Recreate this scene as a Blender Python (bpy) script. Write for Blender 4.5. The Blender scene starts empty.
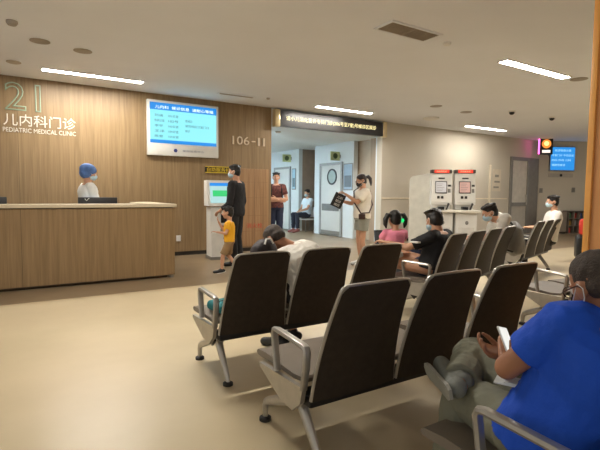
import bpy, bmesh, math, random
from math import sin, cos, pi, radians as R
from mathutils import Vector as V, Matrix, noise
random.seed(7)
S = bpy.context.scene
COL = S.collection
# ------------------------------------------------------------------ materials
def lin(c):
    return tuple(((x/255)/12.92 if x/255 <= .04045 else ((x/255+.055)/1.055)**2.4) for x in c)
MATS = {}
def mat(name, rgb, rough=.5, metal=0, var=.08, scale=6, bump=0, bscale=60, coat=0, alpha=1, stretch=None, trans=0):
    if name in MATS: return MATS[name]
    m = bpy.data.materials.new(name); m.use_nodes = True
    nt = m.node_tree; b = nt.nodes['Principled BSDF']
    c = lin(rgb)
    b.inputs['Roughness'].default_value = rough
    b.inputs['Metallic'].default_value = metal
    b.inputs['Coat Weight'].default_value = coat
    b.inputs['Transmission Weight'].default_value = trans
    tc = nt.nodes.new('ShaderNodeTexCoord')
    mp = nt.nodes.new('ShaderNodeMapping'); nt.links.new(tc.outputs['Object'], mp.inputs['Vector'])
    if stretch: mp.inputs['Scale'].default_value = stretch
    n = nt.nodes.new('ShaderNodeTexNoise'); n.inputs['Scale'].default_value = scale; n.inputs['Detail'].default_value = 4
    nt.links.new(mp.outputs[0], n.inputs['Vector'])
    r = nt.nodes.new('ShaderNodeValToRGB')
    r.color_ramp.elements[0].position = .3; r.color_ramp.elements[1].position = .7
    r.color_ramp.elements[0].color = tuple(x*(1-var) for x in c)+(1,)
    r.color_ramp.elements[1].color = tuple(min(1, x*(1+var)) for x in c)+(1,)
    nt.links.new(n.outputs['Fac'], r.inputs['Fac']); nt.links.new(r.outputs[0], b.inputs['Base Color'])
    if bump:
        n2 = nt.nodes.new('ShaderNodeTexNoise'); n2.inputs['Scale'].default_value = bscale
        nt.links.new(mp.outputs[0], n2.inputs['Vector'])
        bp = nt.nodes.new('ShaderNodeBump'); bp.inputs['Strength'].default_value = bump; bp.inputs['Distance'].default_value = .01
        nt.links.new(n2.outputs['Fac'], bp.inputs['Height']); nt.links.new(bp.outputs[0], b.inputs['Normal'])
    MATS[name] = m
    return m
def emit(name, rgb, strength=1.0):
    if name in MATS: return MATS[name]
    m = bpy.data.materials.new(name); m.use_nodes = True
    b = m.node_tree.nodes['Principled BSDF']; c = lin(rgb)+(1,)
    b.inputs['Base Color'].default_value = (.02, .02, .02, 1)
    b.inputs['Emission Color'].default_value = c; b.inputs['Emission Strength'].default_value = strength
    b.inputs['Roughness'].default_value = .3
    MATS[name] = m
    return m
def wood(name, dark, light, panel=1.2, rough=.45):
    """vertical wood grain laminate with fine seams between the sheets"""
    m = bpy.data.materials.new(name); m.use_nodes = True
    nt = m.node_tree; L = nt.links.new; N = nt.nodes.new; b = nt.nodes['Principled BSDF']
    tc = N('ShaderNodeTexCoord'); mp = N('ShaderNodeMapping'); mp.inputs['Scale'].default_value = (16, 16, .6)
    L(tc.outputs['Object'], mp.inputs['Vector'])
    n = N('ShaderNodeTexNoise'); n.inputs['Scale'].default_value = 1.6; n.inputs['Detail'].default_value = 7; n.inputs['Distortion'].default_value = .5
    L(mp.outputs[0], n.inputs['Vector'])
    mp2 = N('ShaderNodeMapping'); mp2.inputs['Scale'].default_value = (60, 60, 1.2); L(tc.outputs['Object'], mp2.inputs['Vector'])
    n2 = N('ShaderNodeTexNoise'); n2.inputs['Scale'].default_value = 2; n2.inputs['Detail'].default_value = 3; L(mp2.outputs[0], n2.inputs['Vector'])
    mx = N('ShaderNodeMath'); mx.operation = 'MULTIPLY_ADD'; mx.inputs[1].default_value = .35; L(n2.outputs['Fac'], mx.inputs[0]); 
    sc = N('ShaderNodeMath'); sc.operation = 'MULTIPLY'; sc.inputs[1].default_value = .65; L(n.outputs['Fac'], sc.inputs[0]); L(sc.outputs[0], mx.inputs[2])
    r = N('ShaderNodeValToRGB'); e = r.color_ramp.elements
    e[0].position = .36; e[1].position = .64; e[0].color = lin(dark)+(1,); e[1].color = lin(light)+(1,)
    L(mx.outputs[0], r.inputs['Fac'])
    sx = N('ShaderNodeSeparateXYZ'); L(tc.outputs['Object'], sx.inputs[0])
    dv = N('ShaderNodeMath'); dv.operation = 'DIVIDE'; dv.inputs[1].default_value = panel; L(sx.outputs[0], dv.inputs[0])
    fr = N('ShaderNodeMath'); fr.operation = 'FRACT'; L(dv.outputs[0], fr.inputs[0])
    lt = N('ShaderNodeMath'); lt.operation = 'LESS_THAN'; lt.inputs[1].default_value = .006/panel; L(fr.outputs[0], lt.inputs[0])
    mc = N('ShaderNodeMix'); mc.data_type = 'RGBA'; mc.inputs[7].default_value = tuple(x*.45 for x in lin(dark))+(1,)
    L(lt.outputs[0], mc.inputs[0]); L(r.outputs[0], mc.inputs[6]); L(mc.outputs[2], b.inputs['Base Color'])
    b.inputs['Roughness'].default_value = rough
    MATS[name] = m
    return m
# ------------------------------------------------------------------ objects
def tag(o, label=None, cat=None, group=None, kind=None):
    if label: o['label'] = label
    if cat: o['category'] = cat
    if group: o['group'] = group
    if kind: o['kind'] = kind
    return o
def thing(name, label, cat, loc=(0, 0, 0), rz=0, group=None):
    o = bpy.data.objects.new(name, None); COL.objects.link(o)
    o.location = loc; o.rotation_euler = (0, 0, rz); o.empty_display_size = .1
    return tag(o, label, cat, group)
def meshobj(name, vs, fs, m, parent=None, smooth=False):
    me = bpy.data.meshes.new(name); me.from_pydata([tuple(v) for v in vs], [], fs); me.update()
    o = bpy.data.objects.new(name, me); COL.objects.link(o)
    if m: me.materials.append(m)
    if smooth:
        for p in me.polygons: p.use_smooth = True
    if parent: o.parent = parent
    return o
class MB:
    """collects closed shapes for ONE mesh"""
    def __init__(s): s.v = []; s.f = []
    def add(s, vs, fs):
        k = len(s.v); s.v += [V(v) for v in vs]; s.f += [tuple(i+k for i in f) for f in fs]; return s
    def box(s, x0, x1, y0, y1, z0, z1, bev=0, M=None, seg=2):
        bm = bmesh.new(); bmesh.ops.create_cube(bm, size=1)
        for v in bm.verts: v.co = V(((x0+x1)/2+v.co.x*(x1-x0), (y0+y1)/2+v.co.y*(y1-y0), (z0+z1)/2+v.co.z*(z1-z0)))
        if bev: bmesh.ops.bevel(bm, geom=bm.edges[:], offset=bev, segments=seg, affect='EDGES', profile=.5)
        bm.normal_update(); bm.verts.index_update()
        vs = [(M @ v.co if M else v.co.copy()) for v in bm.verts]; fs = [[v.index for v in f.verts] for f in bm.faces]; bm.free()
        return s.add(vs, fs)
    def tube(s, pts, r, n=10, closed=False, sx=1, up=None):
        pts = [V(p) for p in pts]; N = len(pts); vs = []
        rr = r if isinstance(r, (list, tuple)) else [r]*N
        prev = None
        for i, p in enumerate(pts):
            a = pts[(i-1) % N] if (closed or i) else p; b = pts[(i+1) % N] if (closed or i < N-1) else p
            t = (b-a).normalized()
            if prev is None:
                u = V(up) if up else (V((0, 0, 1)) if abs(t.z) < .9 else V((1, 0, 0)))
            else: u = prev
            u = (u-t*u.dot(t)).normalized(); w = t.cross(u); prev = u
            for k in range(n):
                an = 2*pi*k/n; vs.append(p+u*cos(an)*rr[i]+w*sin(an)*rr[i]*sx)
        fs = []
        for i in range(N if closed else N-1):
            j = (i+1) % N
            for k in range(n):
                l = (k+1) % n; fs.append((i*n+k, i*n+l, j*n+l, j*n+k))
        if not closed:
            fs.append(tuple(range(n-1, -1, -1))); fs.append(tuple((N-1)*n+k for k in range(n)))
        return s.add(vs, fs)
    def lathe(s, prof, n=24, c=(0, 0, 0), M=None):
        vs = []; c = V(c)
        for r, z in prof:
            for k in range(n):
                p = V((r*cos(2*pi*k/n), r*sin(2*pi*k/n), z)); vs.append((M @ p if M else p)+c)
        fs = []
        for i in range(len(prof)-1):
            for k in range(n):
                l = (k+1) % n; fs.append((i*n+k, i*n+l, (i+1)*n+l, (i+1)*n+k))
        fs.append(tuple(range(n-1, -1, -1))); fs.append(tuple((len(prof)-1)*n+k for k in range(n)))
        return s.add(vs, fs)
    def prism(s, poly, axis, a, b):
        """poly in the two other axes, extruded on axis from a to b"""
        n = len(poly); vs = []
        for t in (a, b):
            for p in poly:
                q = list(p); q.insert('xyz'.index(axis), t); vs.append(V(q))
        fs = [tuple(range(n-1, -1, -1)), tuple(range(n, 2*n))]
        for k in range(n):
            l = (k+1) % n; fs.append((k, l, n+l, n+k))
        return s.add(vs, fs)
    def ell(s, c, r, M=None, n=20, m=14):
        c = V(c); vs = [V((0, 0, 1))]
        for i in range(1, m):
            for k in range(n):
                a = pi*i/m; vs.append(V((sin(a)*cos(2*pi*k/n), sin(a)*sin(2*pi*k/n), cos(a))))
        vs.append(V((0, 0, -1)))
        out = []
        for p in vs:
            q = V((p.x*r[0], p.y*r[1], p.z*r[2])); out.append((M @ q if M else q)+c)
        fs = [(0, 1+k, 1+(k+1) % n) for k in range(n)]
        for i in range(m-2):
            for k in range(n):
                l = (k+1) % n; a = 1+i*n; fs.append((a+k, a+n+k, a+n+l, a+l))
        last = len(vs)-1; a = 1+(m-2)*n
        fs += [(last, a+(k+1) % n, a+k) for k in range(n)]
        return s.add(out, fs)
    def cone(s, p0, p1, r0, r1, n=14, flat=False):
        """tapered limb; round ends unless flat"""
        p0 = V(p0); p1 = V(p1); t = (p1-p0); Ln = t.length
        if Ln < 1e-6: return s.ell(p0, (r0, r0, r0))
        t.normalize(); u = t.orthogonal().normalized(); w = t.cross(u); vs = []; rings = []
        if flat: rings = [(p0, r0), (p1, r1)]
        else:
            for a in (80, 60, 35, 0): rings.append((p0-t*r0*sin(R(a)), r0*cos(R(a))))
            for a in (0, 35, 60, 80): rings.append((p1+t*r1*sin(R(a)), r1*cos(R(a))))
        for p, r in rings:
            for k in range(n): vs.append(p+u*cos(2*pi*k/n)*r+w*sin(2*pi*k/n)*r)
        fs = []
        for i in range(len(rings)-1):
            for k in range(n):
                l = (k+1) % n; fs.append((i*n+k, i*n+l, (i+1)*n+l, (i+1)*n+k))
        fs.append(tuple(range(n-1, -1, -1))); fs.append(tuple((len(rings)-1)*n+k for k in range(n)))
        return s.add(vs, fs)
    def loft(s, secs, n=22):
        """secs: (centre, right, front, rx, ry)"""
        vs = []
        for c, r, f, rx, ry in secs:
            for k in range(n):
                a = 2*pi*k/n; ca = cos(a); sa = sin(a)
                e = .82
                vs.append(V(c)+V(r)*rx*math.copysign(abs(ca)**e, ca)+V(f)*ry*math.copysign(abs(sa)**e, sa))
        fs = []
        for i in range(len(secs)-1):
            for k in range(n):
                l = (k+1) % n; fs.append((i*n+k, i*n+l, (i+1)*n+l, (i+1)*n+k))
        fs.append(tuple(range(n-1, -1, -1))); fs.append(tuple((len(secs)-1)*n+k for k in range(n)))
        return s.add(vs, fs)
    def build(s, name, m, parent=None, smooth=False, off=None, bevel=0):
        vs = s.v if off is None else [v-V(off) for v in s.v]
        me = bpy.data.meshes.new(name); me.from_pydata([tuple(v) for v in vs], [], s.f); me.update()
        bm = bmesh.new(); bm.from_mesh(me); bmesh.ops.recalc_face_normals(bm, faces=bm.faces[:])
        if smooth:
            for f in bm.faces: f.smooth = True
            for e in bm.edges:
                if len(e.link_faces) == 2 and e.calc_face_angle(0) > R(40): e.smooth = False
        bm.to_mesh(me); bm.free()
        o = bpy.data.objects.new(name, me); COL.objects.link(o)
        if m: me.materials.append(m)
        if parent: o.parent = parent
        return o
    def skin(s, name, m, parent, off, vox=.01, sm=3, wrinkle=0, wscale=14):
        """one continuous surface: union of the shapes, smoothed"""
        o = s.build(name, None, None, off=off)
        md = o.modifiers.new('r', 'REMESH'); md.mode = 'VOXEL'; md.voxel_size = vox; md.use_smooth_shade = True
        if sm:
            ms = o.modifiers.new('s', 'SMOOTH'); ms.iterations = sm; ms.factor = .5
        dg = bpy.context.evaluated_depsgraph_get(); dg.update()
        me = bpy.data.meshes.new_from_object(o.evaluated_get(dg))
        o.modifiers.clear(); old = o.data; o.data = me; bpy.data.meshes.remove(old); me.name = name
        if wrinkle:
            me.update(); out = []
            for co, nn in [(v.co.copy(), v.normal.copy()) for v in me.vertices]:
                q = co*wscale; d = noise.noise((q.x, q.y, q.z*.6))+.5*noise.noise((q.x*2.3, q.y*2.3, q.z*1.4+7))
                out += (co+nn*d*wrinkle)[:]
            me.vertices.foreach_set('co', out); me.update()
        me.materials.clear(); me.materials.append(m)
        for p in me.polygons: p.use_smooth = True
        o.parent = parent
        return o
def children(o): return [c for c in bpy.data.objects if c.parent == o]
def copy_tree(o, parent=None):
    c = o.copy(); COL.objects.link(c); c.parent = parent
    for ch in children(o): copy_tree(ch, c)
    return c
def box(name, x0, x1, y0, y1, z0, z1, m, parent=None, bev=0, kind=None, off=None):
    o = MB().box(x0, x1, y0, y1, z0, z1, bev).build(name, m, parent, smooth=bool(bev), off=off)
    if kind: o['kind'] = kind
    return o
def struct(name, x0, x1, y0, y1, z0, z1, m, bev=0): return box(name, x0, x1, y0, y1, z0, z1, m, None, bev, 'structure')
def text(name, body, rect, y, m, parent=None, depth=.004, outline=0, M=None):
    """lettering filling rect=(x0,x1,z0,z1) on a plane y facing -Y (M moves it elsewhere)"""
    cu = bpy.data.curves.new(name, 'FONT'); cu.body = body; cu.size = 1; cu.resolution_u = 3
    if outline: cu.fill_mode = 'NONE'
    o = bpy.data.objects.new(name, cu); COL.objects.link(o)
    dg = bpy.context.evaluated_depsgraph_get(); dg.update()
    me = bpy.data.meshes.new_from_object(o.evaluated_get(dg)) if not outline else None
    if outline:
        cu.bevel_depth = outline; cu.bevel_resolution = 1; dg.update()
        dg = bpy.context.evaluated_depsgraph_get(); me = bpy.data.meshes.new_from_object(o.evaluated_get(dg))
    bpy.data.objects.remove(o)
    xs = [v.co.x for v in me.vertices]; ys = [v.co.y for v in me.vertices]
    ax, bx_, ay, by = min(xs), max(xs), min(ys), max(ys)
    for v in me.vertices:
        q = V((rect[0]+(v.co.x-ax)/(bx_-ax)*(rect[1]-rect[0]), y-v.co.z*(rect[3]-rect[2])*.5, rect[2]+(v.co.y-ay)/(by-ay)*(rect[3]-rect[2])))
        v.co = M @ q if M else q
    if not outline:
        bm = bmesh.new(); bm.from_mesh(me)
        r = bmesh.ops.extrude_face_region(bm, geom=bm.faces[:])
        d = V((0, -depth, 0)); 
        if M: d = M.to_3x3() @ d
        bmesh.ops.translate(bm, vec=d, verts=[g for g in r['geom'] if isinstance(g, bmesh.types.BMVert)])
        bmesh.ops.recalc_face_normals(bm, faces=bm.faces[:]); bm.to_mesh(me); bm.free()
    me.materials.clear(); me.materials.append(m)
    ob = bpy.data.objects.new(name, me); COL.objects.link(ob)
    if parent: ob.parent = parent
    return ob
# ================================================================== the camera
CAMH = 1.30
yaw, pitch, roll = R(31.9), R(3.95), R(.55)
fw = V((sin(yaw)*cos(pitch), cos(yaw)*cos(pitch), -sin(pitch))); rt = V((cos(yaw), -sin(yaw), 0)); dn = fw.cross(rt)
r2 = rt*cos(roll)-dn*sin(roll); d2 = rt*sin(roll)+dn*cos(roll)
cd = bpy.data.cameras.new('camera'); cam = bpy.data.objects.new('camera', cd); COL.objects.link(cam)
cam.matrix_world = Matrix(((r2.x, -d2.x, -fw.x, 0), (r2.y, -d2.y, -fw.y, 0), (r2.z, -d2.z, -fw.z, CAMH), (0, 0, 0, 1)))
cd.sensor_width = 36; cd.lens = 36*450/600; cd.clip_start = .02
S.camera = cam
S.view_settings.view_transform = 'Standard'; S.view_settings.look = 'None'; S.view_settings.gamma = 1; S.view_settings.exposure = .53
w = bpy.data.worlds.new('world'); S.world = w; w.use_nodes = True
w.node_tree.nodes['Background'].inputs[0].default_value = (1, .96, .9, 1); w.node_tree.nodes['Background'].inputs[1].default_value = .5
# ================================================================== the setting
YW, CZ = 9.2, 3.25
M_ceil = mat('ceiling paint', (233, 235, 240), .8, var=.02, scale=1)
M_cream = mat('cream wall paint', (196, 188, 172), .85, var=.03, scale=1.2)
M_wood = wood('wood laminate wall', (126, 103, 72), (150, 126, 92), 40)
M_cwood = wood('wood laminate counter', (122, 98, 66), (146, 120, 84), 40)
M_corr = mat('corridor white paint', (214, 222, 224), .5, var=.02)
M_dark = mat('dark base', (40, 34, 28), .6)
M_white = mat('white metal', (225, 224, 218), .35, var=.03)
M_black = mat('black plastic', (22, 22, 24), .4, var=.1)
M_grey = mat('grey metal', (135, 132, 126), .4, .3, var=.06)
M_alu = mat('brushed aluminium', (176, 172, 164), .36, .75, var=.08, scale=20)
# floor: beige terrazzo, with the grey-brown zone in front of the counter wall
fm = bpy.data.materials.new('polished vinyl floor'); fm.use_nodes = True
nt = fm.node_tree; L = nt.links.new; N = nt.nodes.new; b = nt.nodes['Principled BSDF']
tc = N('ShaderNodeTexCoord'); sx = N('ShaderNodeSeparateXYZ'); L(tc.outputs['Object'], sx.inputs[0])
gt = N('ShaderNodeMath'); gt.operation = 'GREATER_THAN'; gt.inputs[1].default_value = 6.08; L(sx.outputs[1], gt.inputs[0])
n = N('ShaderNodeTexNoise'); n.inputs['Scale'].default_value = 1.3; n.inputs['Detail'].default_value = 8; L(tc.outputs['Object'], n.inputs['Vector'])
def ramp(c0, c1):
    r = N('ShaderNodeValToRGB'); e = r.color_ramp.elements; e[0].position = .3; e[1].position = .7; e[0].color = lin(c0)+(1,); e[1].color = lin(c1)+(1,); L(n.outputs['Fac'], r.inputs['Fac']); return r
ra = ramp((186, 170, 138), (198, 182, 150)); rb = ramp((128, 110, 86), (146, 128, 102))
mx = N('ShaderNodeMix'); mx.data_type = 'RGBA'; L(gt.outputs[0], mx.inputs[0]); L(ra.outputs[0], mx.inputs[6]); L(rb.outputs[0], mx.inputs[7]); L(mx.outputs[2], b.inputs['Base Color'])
b.inputs['Roughness'].default_value = .33; b.inputs['Specular IOR Level'].default_value = .5
n3 = N('ShaderNodeTexNoise'); n3.inputs['Scale'].default_value = 2.5; L(tc.outputs['Object'], n3.inputs['Vector'])
bp = N('ShaderNodeBump'); bp.inputs['Strength'].default_value = .05; bp.inputs['Distance'].default_value = .05; L(n3.outputs['Fac'], bp.inputs['Height']); L(bp.outputs[0], b.inputs['Normal'])
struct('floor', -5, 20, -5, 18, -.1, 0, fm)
struct('ceiling', -5, 20, -5, YW+.12, CZ, CZ+.1, M_ceil)
XO0, XO1 = 4.93, 8.30
mbw = MB().box(-5, XO0, YW, YW+.2, .08, CZ); wl = mbw.build('wall_left', M_wood); wl['kind'] = 'structure'
struct('baseboard_left', -5, XO0, YW+.01, YW+.19, 0, .08, M_dark)
# cream wall right of the corridor, header over the opening
struct('wall_right', XO1, 15.64, YW, YW+.2, 0, CZ, M_cream)
struct('wall_header', XO0, XO1, YW, YW+.2, 2.86, CZ, M_corr)
struct('baseboard_right', XO1+.02, 13.9, YW-.015, YW-.001, 0, .1, M_dark)
struct('trim_1', XO1+.02, 13.9, YW-.012, YW-.001, 1.19, 1.225, mat('pale rail', (226, 214, 190), .4))
struct('trim_2', 12.9, 12.98, YW-.03, YW-.001, .1, 2.3, mat('pale rail', (226, 214, 190)))
# far wall on the other side of the frosted door, turned towards the hall
d = V((17.4-15.64, 8.25-9.2, 0)).normalized(); nrm = V((-d.y, d.x, 0)); a = V((15.64, 9.2, 0)); e = a+d*5
wf = MB(); P8 = [a, e, e+nrm*.2, a+nrm*.2]
wf.add([p for p in P8]+[p+V((0, 0, CZ)) for p in P8], [(3, 2, 1, 0), (4, 5, 6, 7), (0, 1, 5, 4), (1, 2, 6, 5), (2, 3, 7, 6), (3, 0, 4, 7)])
o = wf.build('wall_far', M_cream); o['kind'] = 'structure'
FAR = Matrix.Translation(a) @ Matrix.Rotation(math.atan2(d.y, d.x), 4, 'Z')     # local x along the far wall, -y into the hall
# unseen wall added behind the camera to darken the floor at right
struct('wall_back_blocker', 1.2, 20, -2.2, -2.0, 0, CZ, M_cream)
# corridor
struct('ceiling', XO0-.2, 10, YW+.2, 18, 2.86, 2.96, M_corr)
struct('wall_corridor_left', XO0-.2, XO0, YW+.2, 18, 0, 2.86, M_corr)
struct('wall_corridor_end', XO0, 10, 17, 17.2, 0, 2.86, M_corr)
for y0, y1 in ((YW+.2, 9.45), (10.4, 12.45), (13.45, 17)):
    struct('wall_corridor_right', XO1, XO1+.15, y0, y1, 0, 2.86, M_corr)
M_brown = wood('brown veneer', (150, 128, 104), (172, 150, 126), 3)
M_tan = mat('tan door veneer', (178, 160, 136), .5, var=.05)
struct('door_1', XO1+.2, XO1+.25, 9.3, 10.5, 0, 2.86, M_tan)
struct('trim_3', XO1+.10, XO1+.2, 9.45, 9.78, 0, 2.86, M_brown)
struct('wall_recess', XO1+.9, XO1+1, 12.3, 13.6, 0, 2.86, M_brown)
struct('wall_recess_side', XO1+.15, XO1+.9, 13.45, 13.55, 0, 2.86, mat('grey brown panel', (150, 132, 116), .5))
struct('wall_recess_side', XO1+.15, XO1+.9, 12.35, 12.45, 0, 2.86, M_corr)
# swing door with round window
XD = XO1-.001
dr = thing('door_2', None, None, (XD, 11.5, 0)); dr['kind'] = 'structure'
def dpart(name, y0, y1, z0, z1, x0, x1, m, par=None): return box(name, x0, x1, y0, y1, z0, z1, m, par or dr, .004, None, (XD, 11.5, 0))
M_leaf = mat('pale door laminate', (206, 208, 204), .4, var=.02)
dpart('door_leaf', 10.98, 12.02, .02, 2.2, XD-.03, XD-.001, M_leaf)
fr = MB().box(XD-.05, XD, 10.9, 10.98, 0, 2.28, .004).box(XD-.05, XD, 12.02, 12.1, 0, 2.28, .004).box(XD-.05, XD, 10.98, 12.02, 2.2, 2.28, .004)
fr.build('door_frame', mat('grey door frame', (150, 152, 150), .4), dr, off=(XD, 11.5, 0))
Mx = Matrix.Rotation(-pi/2, 4, 'Y')
MB().lathe([(.2, 0), (.25, 0), (.25, .02), (.2, .02), (.2, 0)], 32, (XD-.03, 11.42, 1.84), Mx).build('window_ring', M_black, dr, True, off=(XD, 11.5, 0))
MB().lathe([(0.001, 0), (.2, 0), (.2, .008), (.001, .008)], 32, (XD-.03, 11.42, 1.84), Mx).build('round_pane', mat('door glass', (150, 165, 160), .1), dr, True, off=(XD, 11.5, 0))
lv = MB().box(XD-.04, XD-.03, 11.05, 11.95, .78, 1.0)
for k in range(7): lv.box(XD-.048, XD-.04, 11.08, 11.92, .80+k*.027, .815+k*.027)
lv.build('louvre_vent', mat('grey louvre', (120, 122, 120), .5), dr, off=(XD, 11.5, 0))
dpart('kick_plate', 11.0, 12.0, .03, .16, XD-.036, XD-.03, M_grey)
# far corridor door
d3 = thing('door_3', None, None, (XD, 14.6, 0)); d3['kind'] = 'structure'
box('door_leaf', XD-.03, XD-.001, 14.05, 15.1, .02, 2.2, M_leaf, d3, .004, None, (XD, 14.6, 0))
MB().box(XD-.05, XD, 13.97, 14.05, 0, 2.28).box(XD-.05, XD, 15.1, 15.18, 0, 2.28).box(XD-.05, XD, 14.05, 15.1, 2.2, 2.28).build('door_frame', MATS['grey door frame'], d3, off=(XD, 14.6, 0))
# frosted glass door at the far end of the cream wall
g = thing('door_4', None, None, (14.5, YW, 0)); g['kind'] = 'structure'
M_fr = mat('grey aluminium frame', (128, 124, 116), .45, .3)
f = MB()
for x0, x1, z0, z1 in ((14.0, 14.1, 0, 2.62), (14.95, 15.05, 0, 2.62), (14.1, 14.95, 2.5, 2.62), (14.1, 14.95, .95, 1.08), (14.1, 14.95, 0, .12)): f.box(x0, x1, YW-.06, YW-.001, z0, z1, .004)
f.build('door_frame', M_fr, g, off=(14.5, YW, 0))
box('frosted_pane', 14.1, 14.95, YW-.03, YW-.005, 1.08, 2.5, mat('frosted glass', (205, 200, 188), .6), g, off=(14.5, YW, 0))
box('lower_panel', 14.1, 14.95, YW-.035, YW-.005, .12, .95, mat('pale grey door panel', (176, 170, 158), .5), g, off=(14.5, YW, 0))
MB().tube([(14.88, YW-.1, 1.0), (14.88, YW-.1, 1.35)], .012).tube([(14.88, YW-.1, 1.03), (14.88, YW-.03, 1.03)], .008).tube([(14.88, YW-.1, 1.32), (14.88, YW-.03, 1.32)], .008).build('door_handle', M_alu, g, True, off=(14.5, YW, 0))
struct('trim_4', 15.06, 15.62, YW-.05, YW-.001, 0, 2.62, mat('grey jamb panel', (122, 116, 108), .5))
# orange pillar close to the camera
M_or = mat('orange laminate pillar', (222, 158, 96), .45, var=.05, scale=2)
struct('wall_pillar', 3.26, 3.95, .95, 1.56, 0, CZ, M_or)
struct('trim_5', 3.243, 3.275, 1.535, 1.575, 0, CZ, mat('bright orange edge strip', (246, 178, 92), .35), .004)
# ================================================================== ceiling fittings
M_tube = emit('lit light panel', (255, 248, 238), 115)
def linear_light(x0, x1, y, label, m=None):
    t = thing('ceiling_light', label, 'light', ((x0+x1)/2, y, CZ), 0, 'linear ceiling lights')
    c = ((x0+x1)/2, y, CZ)
    MB().box(x0, x1, y-.065, y+.065, CZ-.012, CZ-.004).build('diffuser', m or M_tube, t, off=c)
    f = MB().box(x0-.02, x1+.02, y-.09, y-.065, CZ-.016, CZ-.001).box(x0-.02, x1+.02, y+.065, y+.09, CZ-.016, CZ-.001)
    f.box(x0-.02, x0, y-.065, y+.065, CZ-.016, CZ-.001).box(x1, x1+.02, y-.065, y+.065, CZ-.016, CZ-.001).build('frame', M_white, t, off=c)
linear_light(.36, 1.9, 8.38, 'long lit ceiling light above the reception counter')
linear_light(5.65, 7.22, 8.42, 'lit ceiling light in front of the black banner sign')
linear_light(10.65, 12.4, 8.36, 'small distant lit ceiling light near the cream wall above the kiosks', emit('lit light panel, dimmer', (255, 248, 238), 55))
linear_light(5.98, 7.66, 4.1, 'largest bright ceiling light, nearest the orange pillar')
for x0, y in ((.36, 4.1), (10.65, 4.1)):  # unseen lamps added along the row pattern to light the hall floor
    linear_light(x0, x0+1.6, y, 'added lit ceiling light outside the frame, continuing the row pattern')
def vent(x0, x1, y0, y1, label, nsl):
    c = ((x0+x1)/2, (y0+y1)/2, CZ)
    t = thing('ceiling_vent', label, 'air vent', c)
    MB().box(x0, x1, y0, y1, CZ-.006, CZ-.001).build('backing', mat('dark vent back', (136, 124, 108), .8), t, off=c)
    f = MB().box(x0-.03, x1+.03, y0-.03, y0, CZ-.015, CZ-.001).box(x0-.03, x1+.03, y1, y1+.03, CZ-.015, CZ-.001).box(x0-.03, x0, y0, y1, CZ-.015, CZ-.001).box(x1, x1+.03, y0, y1, CZ-.015, CZ-.001)
    f.build('frame', M_ceil, t, off=c)
    s = MB()
    for k in range(nsl):
        y = y0+(k+.5)*(y1-y0)/nsl; s.box(x0, x1, y-.004, y+.004, CZ-.014, CZ-.006)
    s.box((x0+x1)/2-.01, (x0+x1)/2+.01, y0, y1, CZ-.014, CZ-.006)
    s.build('slat', mat('vent slat', (172, 160, 144), .6), t, off=c)
vent(3.62, 4.38, 3.88, 4.14, 'large slatted ceiling vent above the middle of the waiting area', 9)
vent(3.36, 4.08, 8.36, 8.46, 'narrow ceiling vent close to the wood wall beside the wall screen', 4)
def disc(x, y, r, h, name, label, cat, m=None, prof=None):
    o = MB().lathe(prof or [(.001, -h), (r*.7, -h), (r, -h*.5), (r, -.001), (.001, -.001)], 28, (0, 0, 0)).build(name, m or M_white, None, True)
    o.location = (x, y, CZ); return tag(o, label, cat)
M_gz = mat('grey ceiling fitting', (176, 166, 152), .6)
M_dz = mat('dim downlight', (150, 141, 130), .5)
disc(-.02, 6.27, .06, .05, 'smoke_detector', 'small round smoke detector at the upper corner of the ceiling', 'smoke detector', mat('detector plastic', (150, 142, 132), .5))
disc(.28, 6.89, .12, .012, 'downlight', 'unlit round downlight nearer the smoke detector', 'downlight', M_dz)
disc(.8, 7.03, .12, .012, 'downlight', 'unlit round downlight nearer the long counter light', 'downlight', M_dz)
disc(-.02, 8.2, .1, .02, 'ceiling_speaker', 'faint round fitting on the ceiling above the large numeral', 'ceiling fitting', M_gz)
disc(4.37, 8.3, .035, .03, 'sprinkler', 'tiny sprinkler on the ceiling just before the banner sign', 'sprinkler', M_gz)
disc(4.71, 4.04, .05, .03, 'sprinkler', 'small pale sprinkler head beside the large slatted vent', 'sprinkler', M_white)
disc(7.8, 6.94, .13, .015, 'downlight', 'unlit round downlight farther from the pillar, above the ceiling speaker', 'downlight', M_dz)
disc(8.93, 7.04, .13, .015, 'downlight', 'unlit round downlight between the ceiling speaker and the dome cameras', 'downlight', M_dz)
disc(8.88, 8.05, .2, .05, 'access_point', 'white raised ceiling disc near the end of the banner sign', 'ceiling fitting', M_white)
disc(7.95, 4.04, .13, .015, 'downlight', 'round downlight on the ceiling just beside the orange pillar', 'downlight', M_dz)
def dome(x, y, label):
    t = thing('dome_camera', label, 'security camera', (x, y, CZ))
    MB().lathe([(.001, -.03), (.07, -.03), (.08, 0), (.001, 0)], 24).build('base', M_white, t, True)
    MB().ell((0, 0, -.035), (.06, .06, .055)).build('dome', M_black, t, True)
dome(9.67, 6.36, 'small dark dome camera on the ceiling nearer the banner sign')
dome(11.19, 6.28, 'small dark dome camera on the ceiling nearer the pillar and round lit sign')
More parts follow.
